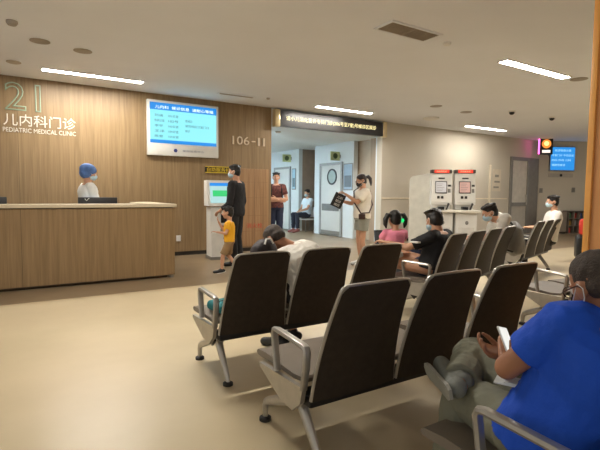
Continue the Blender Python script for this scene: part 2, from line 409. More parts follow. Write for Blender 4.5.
# corridor lamps (the cool light inside)
for y, lb in ((11.2, 'cool white corridor ceiling panel nearest the opening'), (13.4, 'cool white corridor ceiling panel halfway along the corridor'), (15.8, 'cool white corridor ceiling panel at the far end')):
    t = thing('corridor_light', lb, 'light', (5.2, y, 2.86))
    MB().box(-.3, .3, -.3, .3, -.02, -.008).build('diffuser', emit('cool lit panel', (220, 238, 250), 52), t)
    MB().box(-.33, .33, -.33, -.3, -.025, -.001).box(-.33, .33, .3, .33, -.025, -.001).box(-.33, -.3, -.3, .3, -.025, -.001).box(.3, .33, -.3, .3, -.025, -.001).build('frame', M_white, t)
disc(5.55, 10.0, .07, .04, 'smoke_detector', 'small dark detector on the corridor ceiling just behind the banner', 'smoke detector', M_gz).location.z = 2.86
# ================================================================== reception counter
def reception():
    c = (0, 6.85, 0)
    t = thing('reception_counter', 'long wood-fronted reception counter with a pale top below the wall numeral', 'counter', c)
    m = M_cwood
    def B(name, *a, mm=m, bev=0): return box(name, *a, mm, t, bev, None, c)
    MB().box(-3.5, 2.0, 6.85, 6.93, .045, 1.07).box(1.90, 2.0, 6.93, 8.4, .045, 1.07).build('front_panel', m, t, off=c)
    MB().box(-3.5, 2.03, 6.82, 7.17, 1.08, 1.13, .008).box(1.66, 2.03, 7.17, 8.42, 1.08, 1.13, .008).build('counter_top', mat('pale stone top', (196, 182, 156), .45, var=.05, scale=30), t, off=c)
    MB().box(-3.5, 1.98, 6.86, 6.92, 1.07, 1.08).build('shadow_gap', M_dark, t, off=c)
    MB().box(-3.5, 1.9, 6.93, 7.05, 0.0, .045).box(1.86, 1.93, 7.05, 8.4, 0, .045).build('plinth', mat('dark plinth', (84, 68, 48), .6), t, off=c)
    MB().box(1.93, 1.985, 6.87, 6.93, 0, .045).build('foot', M_alu, t, off=c)
    MB().box(-3.5, 1.66, 7.17, 7.85, .72, .76).build('desk_top', MATS['pale stone top'], t, off=c)
reception()
def monitor(x, y, w, label):
    t = thing('desk_monitor', label, 'monitor', (x, y, .76))
    MB().box(-w/2, w/2, -.02, .02, .14, .462, .008).build('housing', M_black, t, True)
    MB().box(-w/2+.015, w/2-.015, .02, .024, .155, .445).build('screen', emit('desk screen', (150, 190, 220), .8), t)
    MB().box(-.03, .03, -.03, -.02, 0.02, .3, .004).build('neck', M_grey, t)
    MB().box(-.12, .12, -.1, .08, 0, .02, .006).build('base', M_grey, t)
    mk = MB().tube([(-w/2+.09, -.022, .44), (-w/2+.11, -.022, .41), (-w/2+.15, -.022, .45)], .004)
    mk.build('maker_mark', M_white, t)
monitor(.99, 7.3, .54, 'black monitor seen from behind over the counter in front of the nurse')
monitor(-.42, 7.3, .54, 'black monitor over the counter at the edge of the frame')
# ================================================================== wall lettering
M_let = mat('pale steel letters', (226, 220, 204), .4, var=.02)
M_21 = mat('pale green outline', (150, 174, 150), .4)
tag(text('wall_numeral', '21', (-.17, .36, 2.68, 3.15), YW-.012, M_21, outline=.016), 'large outlined pale green numeral 21 on the wood wall', 'wall lettering')
tag(text('wall_lettering', '儿内科门诊', (-.20, .90, 2.42, 2.62), YW-.002, M_let, depth=.02), 'raised pale Chinese clinic name under the outlined numeral', 'wall lettering')
tag(text('wall_lettering', 'PEDIATRIC MEDICAL CLINIC', (-.21, .90, 2.31, 2.385), YW-.002, M_let, depth=.012), 'small pale English clinic name line under the Chinese characters', 'wall lettering')
t = tag(thing('room_number', 'x', 'x', (3.97, YW, 2.37)), 'room number lettering on the wood wall between wall screen and banner', 'wall lettering')
M_brz = mat('silver brown letters', (214, 196, 170), .35)
for s, x0, x1, z0, z1 in (('106', 0, .40, 0, .18), ('-', .46, .55, .075, .1), ('1', .61, .66, 0, .18), ('1', .74, .79, 0, .18)):
    text('digits', s, (x0, x1, z0, z1), -.002, M_brz, t, .015)
# ================================================================== wall screen
t = thing('wall_screen', 'large lit white-framed information screen on the wood wall', 'screen', (2.88, YW, 2.04))
c = (2.88, YW, 2.04)
MB().box(2.15, 3.62, YW-.08, YW-.001, 2.04, 3.12, .012).build('housing', M_white, t, True, off=c)
e0 = YW-.083
MB().box(2.2, 3.57, e0, YW-.08, 2.28, 3.07).build('display', emit('cyan screen', (150, 245, 255), .72), t, off=c)
MB().box(2.2, 3.57, e0-.002, e0, 2.93, 3.07).build('header_band', emit('blue band', (20, 150, 245), .65), t, off=c)
MB().box(2.2, 3.57, e0-.002, e0, 2.28, 2.345).build('footer_band', emit('blue band', (20, 150, 245)), t, off=c)
M_stx = emit('screen text', (50, 110, 130), .5); M_swt = emit('screen white text', (240, 255, 255), 1.2)
rows = ['刘涵', '张辰诊室', '李宇', '王泽', '陈萱']
for k, s in enumerate(rows):
    z = 2.85-k*.102; q = text('screen_text', s, (2.29, 2.45+.03*(k % 2), z-.05, z), e0-.001, M_stx, t, .001); q.data.transform(Matrix.Translation(-V(c)))
for k, s in enumerate(['101诊室', '102号', '103诊室', '104诊室', '105诊室']):
    z = 2.85-k*.102; q = text('screen_text', s, (2.56, 2.76, z-.05, z), e0-.001, M_stx, t, .001); q.data.transform(Matrix.Translation(-V(c)))
for k, s in enumerate(['请候诊', '请到相应诊室门口', '候诊', '']):
    if s:
        z = 2.78-k*.1; q = text('screen_text', s, (2.9, (3.05, 3.4, 3.0)[k], z-.05, z), e0-.001, M_stx, t, .001); q.data.transform(Matrix.Translation(-V(c)))
q = text('header_text', '儿内科  候诊信息  请耐心等候', (2.3, 3.5, 2.955, 3.02), e0-.003, M_swt, t, .001); q.data.transform(Matrix.Translation(-V(c)))
q = text('frame_text', '医院信息中心', (2.85, 3.3, 2.13, 2.17), YW-.081, mat('grey print', (120, 124, 150), .5), t, .002); q.data.transform(Matrix.Translation(-V(c)))
MB().lathe([(.001, 0), (.04, 0), (.04, .004), (.001, .004)], 6, (2.7, YW-.081, 2.15), Matrix.Rotation(pi/2, 4, 'X')).build('emblem', mat('blue emblem', (60, 70, 130), .4), t, off=c)
# ================================================================== banner sign over the corridor
c = (6.6, YW, 2.82)
t = thing('banner_sign', 'long black illuminated banner sign over the corridor opening', 'sign', c)
MB().box(5.08, 8.2, YW-.14, YW-.002, 2.84, 3.2, .006).build('housing', mat('black sign face', (30, 27, 26), .3), t, off=c)
q = text('sign_text', '请小儿消化营养专科门诊(206号至7室)号候诊区就诊', (5.24, 7.95, 2.965, 3.085), YW-.142, emit('warm led text', (255, 238, 170), 1.3), t, .002); q.data.transform(Matrix.Translation(-V(c)))
M_gold = mat('pale brass', (206, 188, 146), .3, .5)
for x0, x1 in ((4.95, 5.08), (8.2, 8.33)):
    MB().box(x0, x1, YW-.15, YW-.002, 2.82, 3.22, .008).build('end_cap', M_gold, t, True, off=c)
# ================================================================== self-service kiosk by the wood wall
def left_kiosk():
    c = (3.36, 8.42, 0)
    t = thing('self_service_kiosk', 'white kiosk with lit green screen against the wood wall beside the tall man', 'kiosk', c, R(-6))
    t.scale = (.86, .9, 1)
    MB().box(-.27, .27, -.22, .25, 0, .06, .008).build('base', M_grey, t)
    MB().prism([(-.2, .06), (.22, .06), (.22, 1.02), (-.14, 1.02)], 'x', -.25, .25).build('cabinet', M_white, t)
    MB().prism([(-.2, 1.05), (.2, 1.05), (.2, 1.55), (-.08, 1.55)], 'x', -.31, .31).build('screen_head', M_white, t)
    M = Matrix.Translation((0, -.2, 1.05)) @ Matrix.Rotation(-math.atan2(.12, .5), 4, 'X')
    MB().box(-.26, .26, -.006, 0, .06, .46, M=M).build('screen', emit('kiosk screen', (190, 235, 235), .62), t)
    MB().box(-.2, .2, -.009, -.006, .19, .31, M=M).build('screen_block', emit('green block', (60, 225, 130), .6), t)
    MB().box(-.26, .26, -.009, -.006, .40, .46, M=M).build('screen_header', emit('blue band', (20, 150, 245)), t)
    M2 = Matrix.Translation((0, -.2, .06)) @ Matrix.Rotation(-math.atan2(.06, .96), 4, 'X')
    MB().box(-.02, .17, -.03, 0, .66, .84, .01, M=M2).build('card_reader', M_black, t)
    MB().box(-.02, .17, -.02, 0, .56, .61, M=M2).build('receipt_slot', M_dark, t)
    MB().box(-.03, .06, -.03, 0, .50, .545, M=M2).build('ticket_tray', M_grey, t)
    MB().lathe([(.03, 0), (.05, 0), (.05, .004), (.03, .004), (.03, 0)], 20, (.08, -.18, .42), Matrix.Rotation(pi/2, 4, 'X')).build('round_emblem', M_grey, t)
    MB().box(-.24, .24, -.004, 0, .02, .46, M=M2).build('access_door', mat('off white door', (214, 212, 204), .4), t)
left_kiosk()
c = (3.64, YW, 1.73)
t = thing('wall_sign', 'small black and yellow sign on the wood wall above the kiosk', 'sign', c)
MB().box(3.34, 3.94, YW-.03, YW-.002, 1.73, 1.87, .004).build('plate', mat('black plate', (34, 28, 18), .4), t, off=c)
MB().box(3.34, 3.94, YW-.034, YW-.03, 1.855, 1.868).box(3.34, 3.94, YW-.034, YW-.03, 1.732, 1.745).build('yellow_border', mat('yellow print', (240, 205, 40), .5), t, off=c)
q = text('sign_text', '自助服务机', (3.38, 3.9, 1.755, 1.845), YW-.031, MATS['yellow print'], t, .002); q.data.transform(Matrix.Translation(-V(c)))
# hydrant cabinet door in the wood wall
c = (4.5, YW, .1)
t = thing('hydrant_cabinet_door', 'wood cabinet door with red lettering in the wall beside the corridor opening', 'cabinet door', c)
MB().box(4.12, 4.86, YW-.02, YW-.002, .12, 1.85, .004).build('door_panel', wood('wood laminate door', (140, 106, 72), (172, 136, 98), 3), t, off=c)
q = text('red_lettering', '消火栓', (4.3, 4.7, .52, .63), YW-.021, mat('red print', (190, 60, 40), .5), t, .002); q.data.transform(Matrix.Translation(-V(c)))
MB().tube([(4.2, YW-.03, .85), (4.2, YW-.03, 1.0)], .008).build('pull_handle', M_grey, t, True, off=c)
f = MB()
for z in (.45, .8, 1.2, 1.55): f.box(4.16, 4.82, YW-.022, YW-.02, z, z+.006)
f.build('groove_line', mat('groove brown', (136, 106, 74), .6), t, off=c)
# socket near the kiosk
tag(MB().box(2.72, 2.81, YW-.015, YW-.001, .3, .42, .004).build('wall_socket', M_white, None), 'small white wall socket low beside the white kiosk', 'socket')
# ================================================================== two kiosks before the cream wall
def report_kiosk(x, y, rz, label, scr):
    t = thing('report_kiosk', label, 'kiosk', (x, y, 0), rz, 'red-topped kiosks before the cream wall')
    t.scale = (.80, .9, .98)
    MB().box(-.31, .31, -.24, .26, 0, .06, .01).build('base', M_grey, t)
    MB().box(-.33, .33, -.3, .28, .06, .88, .02).build('cabinet', M_white, t, True)
    MB().box(-.36, .40, -.42, .28, .88, .95, .02, seg=3).build('desk_top', mat('cream worktop', (228, 224, 212), .35), t, True)
    MB().box(-.29, .29, -.02, .27, .95, 1.12, .02).build('neck', M_white, t, True)
    hd = MB().prism([(-.1, 1.08), (.27, 1.08), (.27, 1.90), (-.02, 1.90), (-.12, 1.16)], 'x', -.32, .32); hd.build('display_head', M_white, t)
    M = Matrix.Translation((0, -.12, 1.16)) @ Matrix.Rotation(-math.atan2(.1, .74), 4, 'X')
    MB().box(-.2, .17, -.014, 0, .22, .54, .006, M=M).build('screen_bezel', mat('dark bezel', (70, 62, 56), .4), t)
    MB().box(-.175, .145, -.017, -.014, .245, .515, M=M).build('screen', emit(*scr), t)
    f = MB()
    for k in range(5): f.box(-.15, .02+.03*(k % 3), -.019, -.017, .28+k*.045, .29+k*.045, M=M)
    f.build('screen_line', emit('dim screen line', (150, 130, 120), .4), t)
    MB().box(-.1, .1, -.015, 0, .60, .635, .006, M=M).build('camera_bar', M_black, t)
    MB().box(-.14, -.06, -.02, 0, .08, .15, .01, M=M).build('card_slot', M_dark, t)
    MB().box(-.02, .06, -.02, 0, .08, .15, .01, M=M).build('card_slot', M_dark, t)
    MB().box(.2, .29, -.016, 0, .40, .45, .006, M=M).build('scanner_window', M_dark, t)
    MB().box(.2, .28, -.012, 0, .24, .34, .006, M=M).build('label_plate', M_grey, t)
    MB().box(-.32, .32, -.05, .2, 1.905, 2.0, .008).build('top_light_box', mat('dark light box', (70, 60, 56), .4), t)
    MB().box(-.23, .23, -.056, -.05, 1.912, 1.995).build('red_sign', emit('red led sign', (255, 62, 34), .75), t)
    q = text('sign_text', '自助报告机', (-.16, .16, 1.93, 1.975), -.057, emit('pale led text', (255, 190, 150), 1.1), t, .001)
    MB().box(-.1, .08, -.2, -.04, .95, 1.03, .01).build('receipt_printer', M_black, t)
    MB().tube([(.16, -.1, .95), (.2, -.13, 1.06), (.2, -.2, 1.1)], [.03, .028, .035]).build('hand_scanner', mat('dark grey plastic', (70, 68, 66), .45), t, True)
    MB().lathe([(.035, 0), (.05, 0), (.05, .004), (.035, .004), (.035, 0)], 20, (.02, -.3, .62), Matrix.Rotation(pi/2, 4, 'X')).build('round_emblem', M_grey, t)
    MB().box(-.25, .25, -.306, -.3, .12, .5, .003).build('paper_door', mat('off white door', (214, 212, 204), .4), t)
report_kiosk(9.27, 8.0, R(-38), 'red-topped white kiosk with a pale screen, beside the white partition', ('pale kiosk screen', (235, 225, 215), .5))
report_kiosk(9.74, 7.64, R(-38), 'red-topped white kiosk with a pinkish screen, farther from the partition', ('pink kiosk screen', (245, 190, 170), .5))
t = thing('side_partition', 'tall white curved partition panel standing beside the kiosks', 'partition', (8.98, 8.44, 0), R(-38))
MB().prism([(-.27, 0), (.16, 0), (.24, .12), (.29, .4), (.30, 1.0), (.30, 1.80), (.27, 1.85), (.2, 1.87), (-.18, 1.80), (-.24, 1.77), (-.27, 1.7)], 'y', -.04, .04).build('panel', mat('partition white', (206, 204, 192), .4), t)
MB().box(-.25, .15, -.14, .14, 0, .03, .006).build('foot', M_grey, t)
# ================================================================== far end things
def far(name, label, cat, x, z): return thing(name, label, cat, FAR @ V((x, 0, z)), math.atan2(d.y, d.x))
d = V((17.4-15.64, 8.25-9.2, 0)).normalized()
t = far('wall_display', 'blue lit display on the far wall beside the round lit sign', 'screen', .85, 2.2)
MB().box(-.46, .46, -.08, -.004, 0, .86, .01).build('housing', M_grey, t)
MB().box(-.44, .44, -.084, -.08, .03, .83).build('display', emit('blue display', (40, 150, 235), .68), t)
for k, (s, x0, x1) in enumerate((('就诊信息公告', -.3, .3), ('专家门诊 今日出诊', -.4, .4), ('内科 外科 儿科', -.4, .3), ('请按号候诊', -.4, .1))):
    text('screen_text', s, (x0, x1, .68-k*.17, .76-k*.17), -.085, emit('pale blue text', (170, 225, 255), 1.0), t, .001)
tag(far('display_label', 'white strip sign with a logo under the blue far display', 'sign', .85, 1.98), None)
t = [o for o in COL.objects if o.name == 'display_label'][0]
MB().box(-.45, .45, -.03, -.004, 0, .14, .004).build('plate', mat('grey white plate', (176, 168, 156), .5), t)
MB().lathe([(.001, 0), (.05, 0), (.05, .004), (.001, .004)], 16, (0, -.031, .07), Matrix.Rotation(pi/2, 4, 'X')).build('emblem', M_black, t)
t = thing('round_logo_sign', 'black hanging light box with a glowing orange round logo', 'sign', (15.3, 8.75, 2.72), R(-40))
MB().box(-.21, .21, -.05, .05, 0, .60, .01).build('housing', M_black, t)
MB().lathe([(.001, 0), (.15, 0), (.15, .006), (.001, .006)], 28, (0, -.051, .36), Matrix.Rotation(pi/2, 4, 'X')).build('orange_disc', emit('orange logo', (255, 150, 60), .8), t)
MB().lathe([(.001, 0), (.08, 0), (.08, .004), (.001, .004)], 20, (0, -.058, .37), Matrix.Rotation(pi/2, 4, 'X')).build('yellow_core', emit('yellow logo', (255, 220, 130), 1.2), t)
MB().box(-.13, .13, -.056, -.05, .06, .15, .002).build('caption_strip', emit('white caption', (255, 240, 225), 1.0), t)
MB().tube([(-.12, 0, .6), (-.12, 0, CZ-2.722)], .008).tube([(.12, 0, .6), (.12, 0, CZ-2.722)], .008).build('hanger', M_grey, t)
MB().box(-.225, -.212, -.05, .05, 0.02, .58).build('neon_edge', emit('magenta edge', (255, 90, 190), 3), t)
for x, z, lb in ((.15, 1.42, 'small grey wall switch nearer the door jamb'), (1.35, 1.45, 'small dark wall switch nearer the orange pillar')):
    t = far('wall_switch', lb, 'switch', x, z)
    MB().box(-.06, .06, -.02, -.003, 0, .17, .004).build('plate', M_grey, t); MB().box(-.03, .03, -.026, -.02, .04, .13, .004).build('rocker', M_fr, t)
t = far('low_cabinet', 'low grey-brown cabinet against the far wall beside the brochure rack', 'cabinet', .68, 0)
MB().box(-.24, .22, -.4, -.01, .05, .78, .01).build('carcass', mat('grey brown cabinet', (112, 100, 86), .5), t)
MB().box(-.22, .20, -.42, -.4, .08, .75, .006).build('door', mat('grey brown cabinet door', (124, 112, 98), .5), t); MB().box(-.22, .2, -.36, -.03, 0, .05).build('plinth', M_dark, t)
t = far('brochure_rack', 'dark pigeonhole rack of brochures at the far wall beside the pillar', 'rack', 1.5, 0)
f = MB().box(-.5, .5, -.05, -.01, 0, .8)
for k in range(6): f.box(-.5+k*.2-.012, -.5+k*.2+.012, -.35, -.05, 0, .8)
for k in range(4): f.box(-.5, .5, -.35, -.05, k*.26, k*.26+.02)
f.build('frame', mat('grey rack frame', (118, 108, 96), .5), t)
MB().box(-.488, .488, -.055, -.05, .02, .78).build('back_panel', M_black, t)
BC = [(180, 60, 50), (60, 90, 150), (190, 150, 60), (150, 150, 150), (90, 130, 90)]
for i in range(5):
    for j in range(3):
        if (i*3+j) % 4 == 3: continue
        p = FAR @ V((1.5-.4+i*.2, -.22, j*.26+.021))
        b_ = thing('brochure', 'folded brochure standing in a pigeonhole of the far rack', 'brochure', p, math.atan2(d.y, d.x), 'brochures in the far rack')
        k = (i+2*j) % 5
        MB().box(-.06, .06, -.012, .012, 0, .17, .003).build('cover', mat('brochure cover %d' % k, BC[k], .5), b_)
# suitcase and red bag by the pillar
t = thing('suitcase', 'black wheeled suitcase on the floor, partly behind the orange pillar', 'suitcase', (9.72, 4.63, 0), R(-50))
MB().box(-.2, .2, -.13, .13, .05, .52, .06, seg=4).build('shell', M_black, t, True)
for x in (-.15, .15):
    for y in (-.09, .09): MB().lathe([(.001, -.015), (.028, -.015), (.028, .015), (.001, .015)], 16, (x, y, .028), Matrix.Rotation(pi/2, 4, 'Y')).build('wheel', M_dark, t)
MB().tube([(-.1, .12, .5), (-.1, .12, .55), (.1, .12, .55), (.1, .12, .5)], .01).build('handle', M_grey, t)
t = thing('red_bag', 'red cloth bag lying on top of the black suitcase', 'bag', (9.72, 4.63, .521), R(-50))
f = MB().box(-.14, .14, -.11, .1, 0, .33, .06, seg=4); f.build('bag_body', mat('red cloth', (205, 50, 32), .7, bump=.3), t, True)
MB().tube([(-.08, -.03, .28), (-.06, -.03, .38), (.06, -.03, .38), (.08, -.03, .28)], .012).build('strap', mat('blue strap', (70, 80, 120), .6), t, True)
# bin by the corridor corner, grey notice on cream wall
t = thing('waste_bin', 'small dark waste bin at the corridor corner behind the woman', 'bin', (8.08, 9.0, 0))
MB().lathe([(.001, 0), (.11, 0), (.14, .34), (.13, .34), (.1, .02), (.001, .02)], 24).build('bucket', mat('dark grey bin', (48, 48, 52), .5), t, True)
MB().lathe([(.125, .335), (.145, .335), (.145, .355), (.125, .355), (.125, .335)], 24).build('rim', M_black, t, True)
t = thing('wall_notice', 'small pale notice with grey symbols on the cream wall near the frosted door', 'notice', (13.3, YW, 1.45))
MB().box(-.22, .22, -.012, -.002, 0, .72, .003).build('plate', mat('pale notice plate', (208, 196, 174), .5), t)
f = MB().box(-.16, .12, -.015, -.012, .1, .16).box(-.12, .16, -.015, -.012, .28, .34).box(-.1, .1, -.015, -.012, .46, .54); f.build('grey_symbol', mat('grey symbol', (140, 134, 124), .5), t)
# corridor plates and posters
M_pgr = mat('pale green plate', (196, 206, 150), .5)
for y, z, lb in ((11.05, 2.44, 'pale green projecting door sign over the round-window door'), (13.95, 2.55, 'pale green projecting door sign over the far corridor door')):
    t = thing('door_sign', lb, 'sign', (XO1-.2, y, z-.12))
    MB().box(-.17, .17, -.012, .012, 0, .26, .004).build('plate', M_pgr, t)
    MB().lathe([(.055, 0), (.085, 0), (.085, .004), (.055, .004), (.055, 0)], 24, (0, -.013, .13), Matrix.Rotation(pi/2, 4, 'X')).build('ring_symbol', mat('olive print', (90, 110, 60), .5), t)
    MB().box(.17, .198, -.01, .01, .08, .18).build('bracket', M_grey, t)
for y0, y1, z0, z1, lb, col in ((10.42, 10.86, 1.42, 2.22, 'blue-grey poster on the corridor wall beside the round-window door', (150, 172, 190)), (13.62, 13.88, 1.45, 2.2, 'pale blue poster on the corridor wall by the recess', (160, 196, 214))):
    t = thing('poster', lb, 'poster', (XO1, (y0+y1)/2, z0)); w2 = (y1-y0)/2
    MB().box(-.02, -.002, -w2, w2, 0, z1-z0, .003).build('frame', M_grey, t)
    MB().box(-.024, -.02, -w2+.03, w2-.03, .03, z1-z0-.03).build('sheet', mat('sheet '+lb[:9], col, .4), t)
    MB().box(-.026, -.024, -w2+.05, w2-.06, .1, (z1-z0)*.55).build('printed_picture', mat('print '+lb[:9], tuple(int(x*.62) for x in col), .4), t)
# ================================================================== waiting benches
M_shell = mat('dark brown back shell', (58, 50, 42), .6, var=.12, scale=30, bump=.05, bscale=300)
M_shell.node_tree.nodes['Principled BSDF'].inputs['Specular IOR Level'].default_value = .22
M_pan = mat('grey brown seat', (122, 112, 100), .5, var=.08)
M_foot = mat('black rubber foot', (28, 26, 24), .6)
PITCH = .52
def back_curve(t):
    """y, z of the back shell at t 0..1 bottom to top"""
    z = .36+t*.548
    y = -.175-.06*t-.10*t*t
    return y, z
def outline(t):
    return .247-.050*t
    hw = .232-.018*t
    return hw
def seat_parts(x, t):
    # back shell: a curved board with rounded upper corners
    nu, nv = 15, 18; th = .022
    vs = []; 
    for side in (0, 1):
        for j in range(nv+1):
            tt = j/nv; y, z = back_curve(tt); hw = outline(tt)
            rc = .026
            dz = (1-tt)*.548
            if dz < rc: hw = hw-rc+math.sqrt(max(0, rc*rc-(rc-dz)**2))
            for i in range(nu+1):
                s = -1+2*i/nu
                bow = .018*(1-s*s)
                vs.append(V((x+s*hw, y-bow-(0 if side == 0 else th), z+.006*(1-s*s)*tt)))
    n1 = (nv+1)*(nu+1); fs = []; idx = lambda sd, j, i: sd*n1+j*(nu+1)+i
    for j in range(nv):
        for i in range(nu):
            fs.append((idx(0, j, i), idx(0, j, i+1), idx(0, j+1, i+1), idx(0, j+1, i)))
            fs.append((idx(1, j, i), idx(1, j+1, i), idx(1, j+1, i+1), idx(1, j, i+1)))
    for j in range(nv):
        fs.append((idx(0, j, 0), idx(0, j+1, 0), idx(1, j+1, 0), idx(1, j, 0)))
        fs.append((idx(0, j, nu), idx(1, j, nu), idx(1, j+1, nu), idx(0, j+1, nu)))
    for i in range(nu):
        fs.append((idx(0, 0, i), idx(1, 0, i), idx(1, 0, i+1), idx(0, 0, i+1)))
        fs.append((idx(0, nv, i), idx(0, nv, i+1), idx(1, nv, i+1), idx(1, nv, i)))
    b = MB().add(vs, fs).build('backrest', M_shell, t, True)
    # aluminium edging round the sides and the top
    path = []
    def ed(tt, s):
        y, z = back_curve(tt); hw = outline(tt); rc = .026; dz = (1-tt)*.548
        if dz < rc: hw = hw-rc+math.sqrt(max(0, rc*rc-(rc-dz)**2))
        return V((x+s*hw, y-th*.5, z))
    ts = [k/12 for k in range(12)]+[.93, .95, .97, .985, .995, 1]
    path = [ed(q, -1) for q in ts]
    for i in range(1, nu):
        s = -1+2*i/nu; y, z = back_curve(1); hw = outline(1)-.026
        path.append(V((x+s*hw, y-.018*(1-s*s)-th*.5, z+.006*(1-s*s)+.002)))
    path += [ed(q, 1) for q in reversed(ts)]
    MB().tube(path, .0095, 8, sx=1.0).build('edging', M_alu, b, True)
    # front cushion
    vs = []; fs = []
    cu = MB()
    secs = []
    for j in range(12):
        tt = .12+.8*j/11; y, z = back_curve(tt); secs.append((V((x, y+.012-.0, z)), V((1, 0, 0)), V((0, .93, .36)), outline(tt)-.03, .02))
    cu.loft(secs).build('back_pad', M_pan, b, True)
    # seat pan
    prof = [(.40, .395), (.41, .41), (.395, .425), (.3, .432), (.15, .424), (0, .418), (-.09, .43), (-.115, .45), (-.125, .44), (-.1, .41), (.0, .396), (.2, .398), (.36, .392)]
    MB().prism([(p[0], p[1]) for p in prof], 'x', x-.225, x+.225).build('seat', M_pan, t, True)
def arm(x, t):
    a = MB()
    pts = [(x, -.14, .40), (x, -.16, .50), (x, -.168, .585), (x, -.16, .601), (x, -.14, .606), (x, .11, .618), (x, .133, .614), (x, .14, .595), (x, .125, .50), (x, .105, .41)]
    a.tube(pts, .014, 8, sx=1.5, up=(0, 0, 1))
    a.build('armrest', M_alu, t, True)
    MB().prism([(-.15, .41), (-.13, .33), (-.06, .27), (.06, .28), (.28, .375), (.28, .395), (.1, .40)], 'x', x-.012, x+.012).build('side_bracket', M_alu, t)
def bench(n, legs, x0, y0, rz, label):
    t = thing('waiting_bench', label, 'bench', (x0, y0, 0), rz, 'beam seating in the waiting area')
    for i in range(n): seat_parts(i*PITCH, t)
    for i in range(n+1): arm(i*PITCH-PITCH/2, t)
    MB().box(-PITCH/2+.03, (n-.5)*PITCH-.03, -.15, -.03, .30, .358, .012).build('beam', M_black, t, True)
    for i in range(n): 
        pass
    for x in legs:
        f = MB()
        f.tube([(x, -.04, .275), (x, .04, .265), (x, .34, .135), (x, .375, .115), (x, .39, .085), (x, .39, .02)], [.034, .036, .025, .024, .022, .018], 10, sx=.8)
        f.tube([(x, .03, .28), (x, -.01, .25), (x, -.16, .05), (x, -.173, .02)], [.034, .034, .022, .018], 10, sx=.8)
        lg = f.build('leg', M_alu, t, True)
        MB().lathe([(.001, 0), (.034, 0), (.034, .018), (.02, .026), (.001, .026)], 16, (x, .39, 0)).build('foot_pad', M_foot, lg, True)
        MB().lathe([(.001, 0), (.034, 0), (.034, .018), (.02, .026), (.001, .026)], 16, (x, -.173, 0)).build('foot_pad', M_foot, lg, True)
        sd = -1 if x < n*PITCH/2-.3 else 1
        M = Matrix.Translation((x+sd*.035, 0.02, .27)) @ Matrix.Rotation(R(45), 4, 'X')
        MB().box(-.01, .01, -.034, .034, -.034, .034, .003, M=M).build('joint_plate', M_black, lg)
    return t
XL = 1.085+PITCH/2
bench(3, (-.18, 1.22), XL+.15, .75, 0, 'bench in the foreground that the man in blue sits on')
bench(3, (-.18, 1.22), XL, 1.84, 0, 'empty three-seat bench directly in front of the man in blue')
bench(3, (-.18, 1.22), XL, 2.95, 0, 'three-seat bench with the head-bowed man and a teal pouch')
bench(4, (-.18, 1.74), 3.66, 3.32, R(15.5), 'four-seat bench with the man in black at its near end')
bench(3, (-.18, 1.22), 6.72, 4.24, R(15.5), 'far bench with the white-shirted man with dark hair, toward the pillar')
bench(3, (-.08, 1.22), 4.34, 2.22, R(-6), 'empty bench in the gap before the orange pillar, seen from its armrest end')
# ================================================================== people
SK = mat('skin', (198, 150, 120), .5, var=.05, scale=12)
SK2 = mat('tanned skin', (164, 114, 84), .5, var=.05, scale=12)
M_hair = mat('black hair', (20, 17, 15), .45, var=.3, scale=40, bump=.4, bscale=120)
M_mask = mat('pale blue mask', (176, 206, 220), .7, bump=.1)
M_eyew = mat('eye white', (225, 222, 216), .3); M_iris = mat('eye dark', (28, 18, 14), .2)
def U(v): return V(v).normalized()
def hand(mb, wr, d, n, curl=.5, s=1.0, side=1, spread=.10):
    """wr wrist, d wrist-to-knuckles, n palm normal (fingers curl towards it)"""
    d = U(d); n = U(V(n)-d*V(n).dot(d)); x = d.cross(n)*side
    for i, o in enumerate((-.028, -.01, .01, .027)):
        k = wr+d*.085*s+x*o*s
        mb.cone(wr+d*.015*s+x*o*.6*s, k, .0145*s, .0125*s, 10)
        L = (.068, .078, .072, .056)[i]*s; p = k; a = (i-1.5)*spread*.5
        for j, fr in enumerate((.45, .32, .23)):
            an = curl*(.55+.75*j); dd = (d*cos(an)+n*sin(an)); dd = U(dd+x*a*.6)
            q = p+dd*L*fr; mb.cone(p, q, (.0098, .0088, .008)[j]*s, (.0088, .008, .007)[j]*s, 8); p = q
    b = wr+d*.025*s-x*.024*s
    p1 = b+U(d*.6-x*.75+n*.25)*.042*s; p2 = p1+U(d*.85-x*.25+n*.35)*.032*s; p3 = p2+U(d*.95+n*.4*curl+x*.1)*.024*s
    mb.cone(b, p1, .014*s, .0115*s, 8); mb.cone(p1, p2, .0105*s, .0095*s, 8); mb.cone(p2, p3, .0092*s, .0075*s, 8)
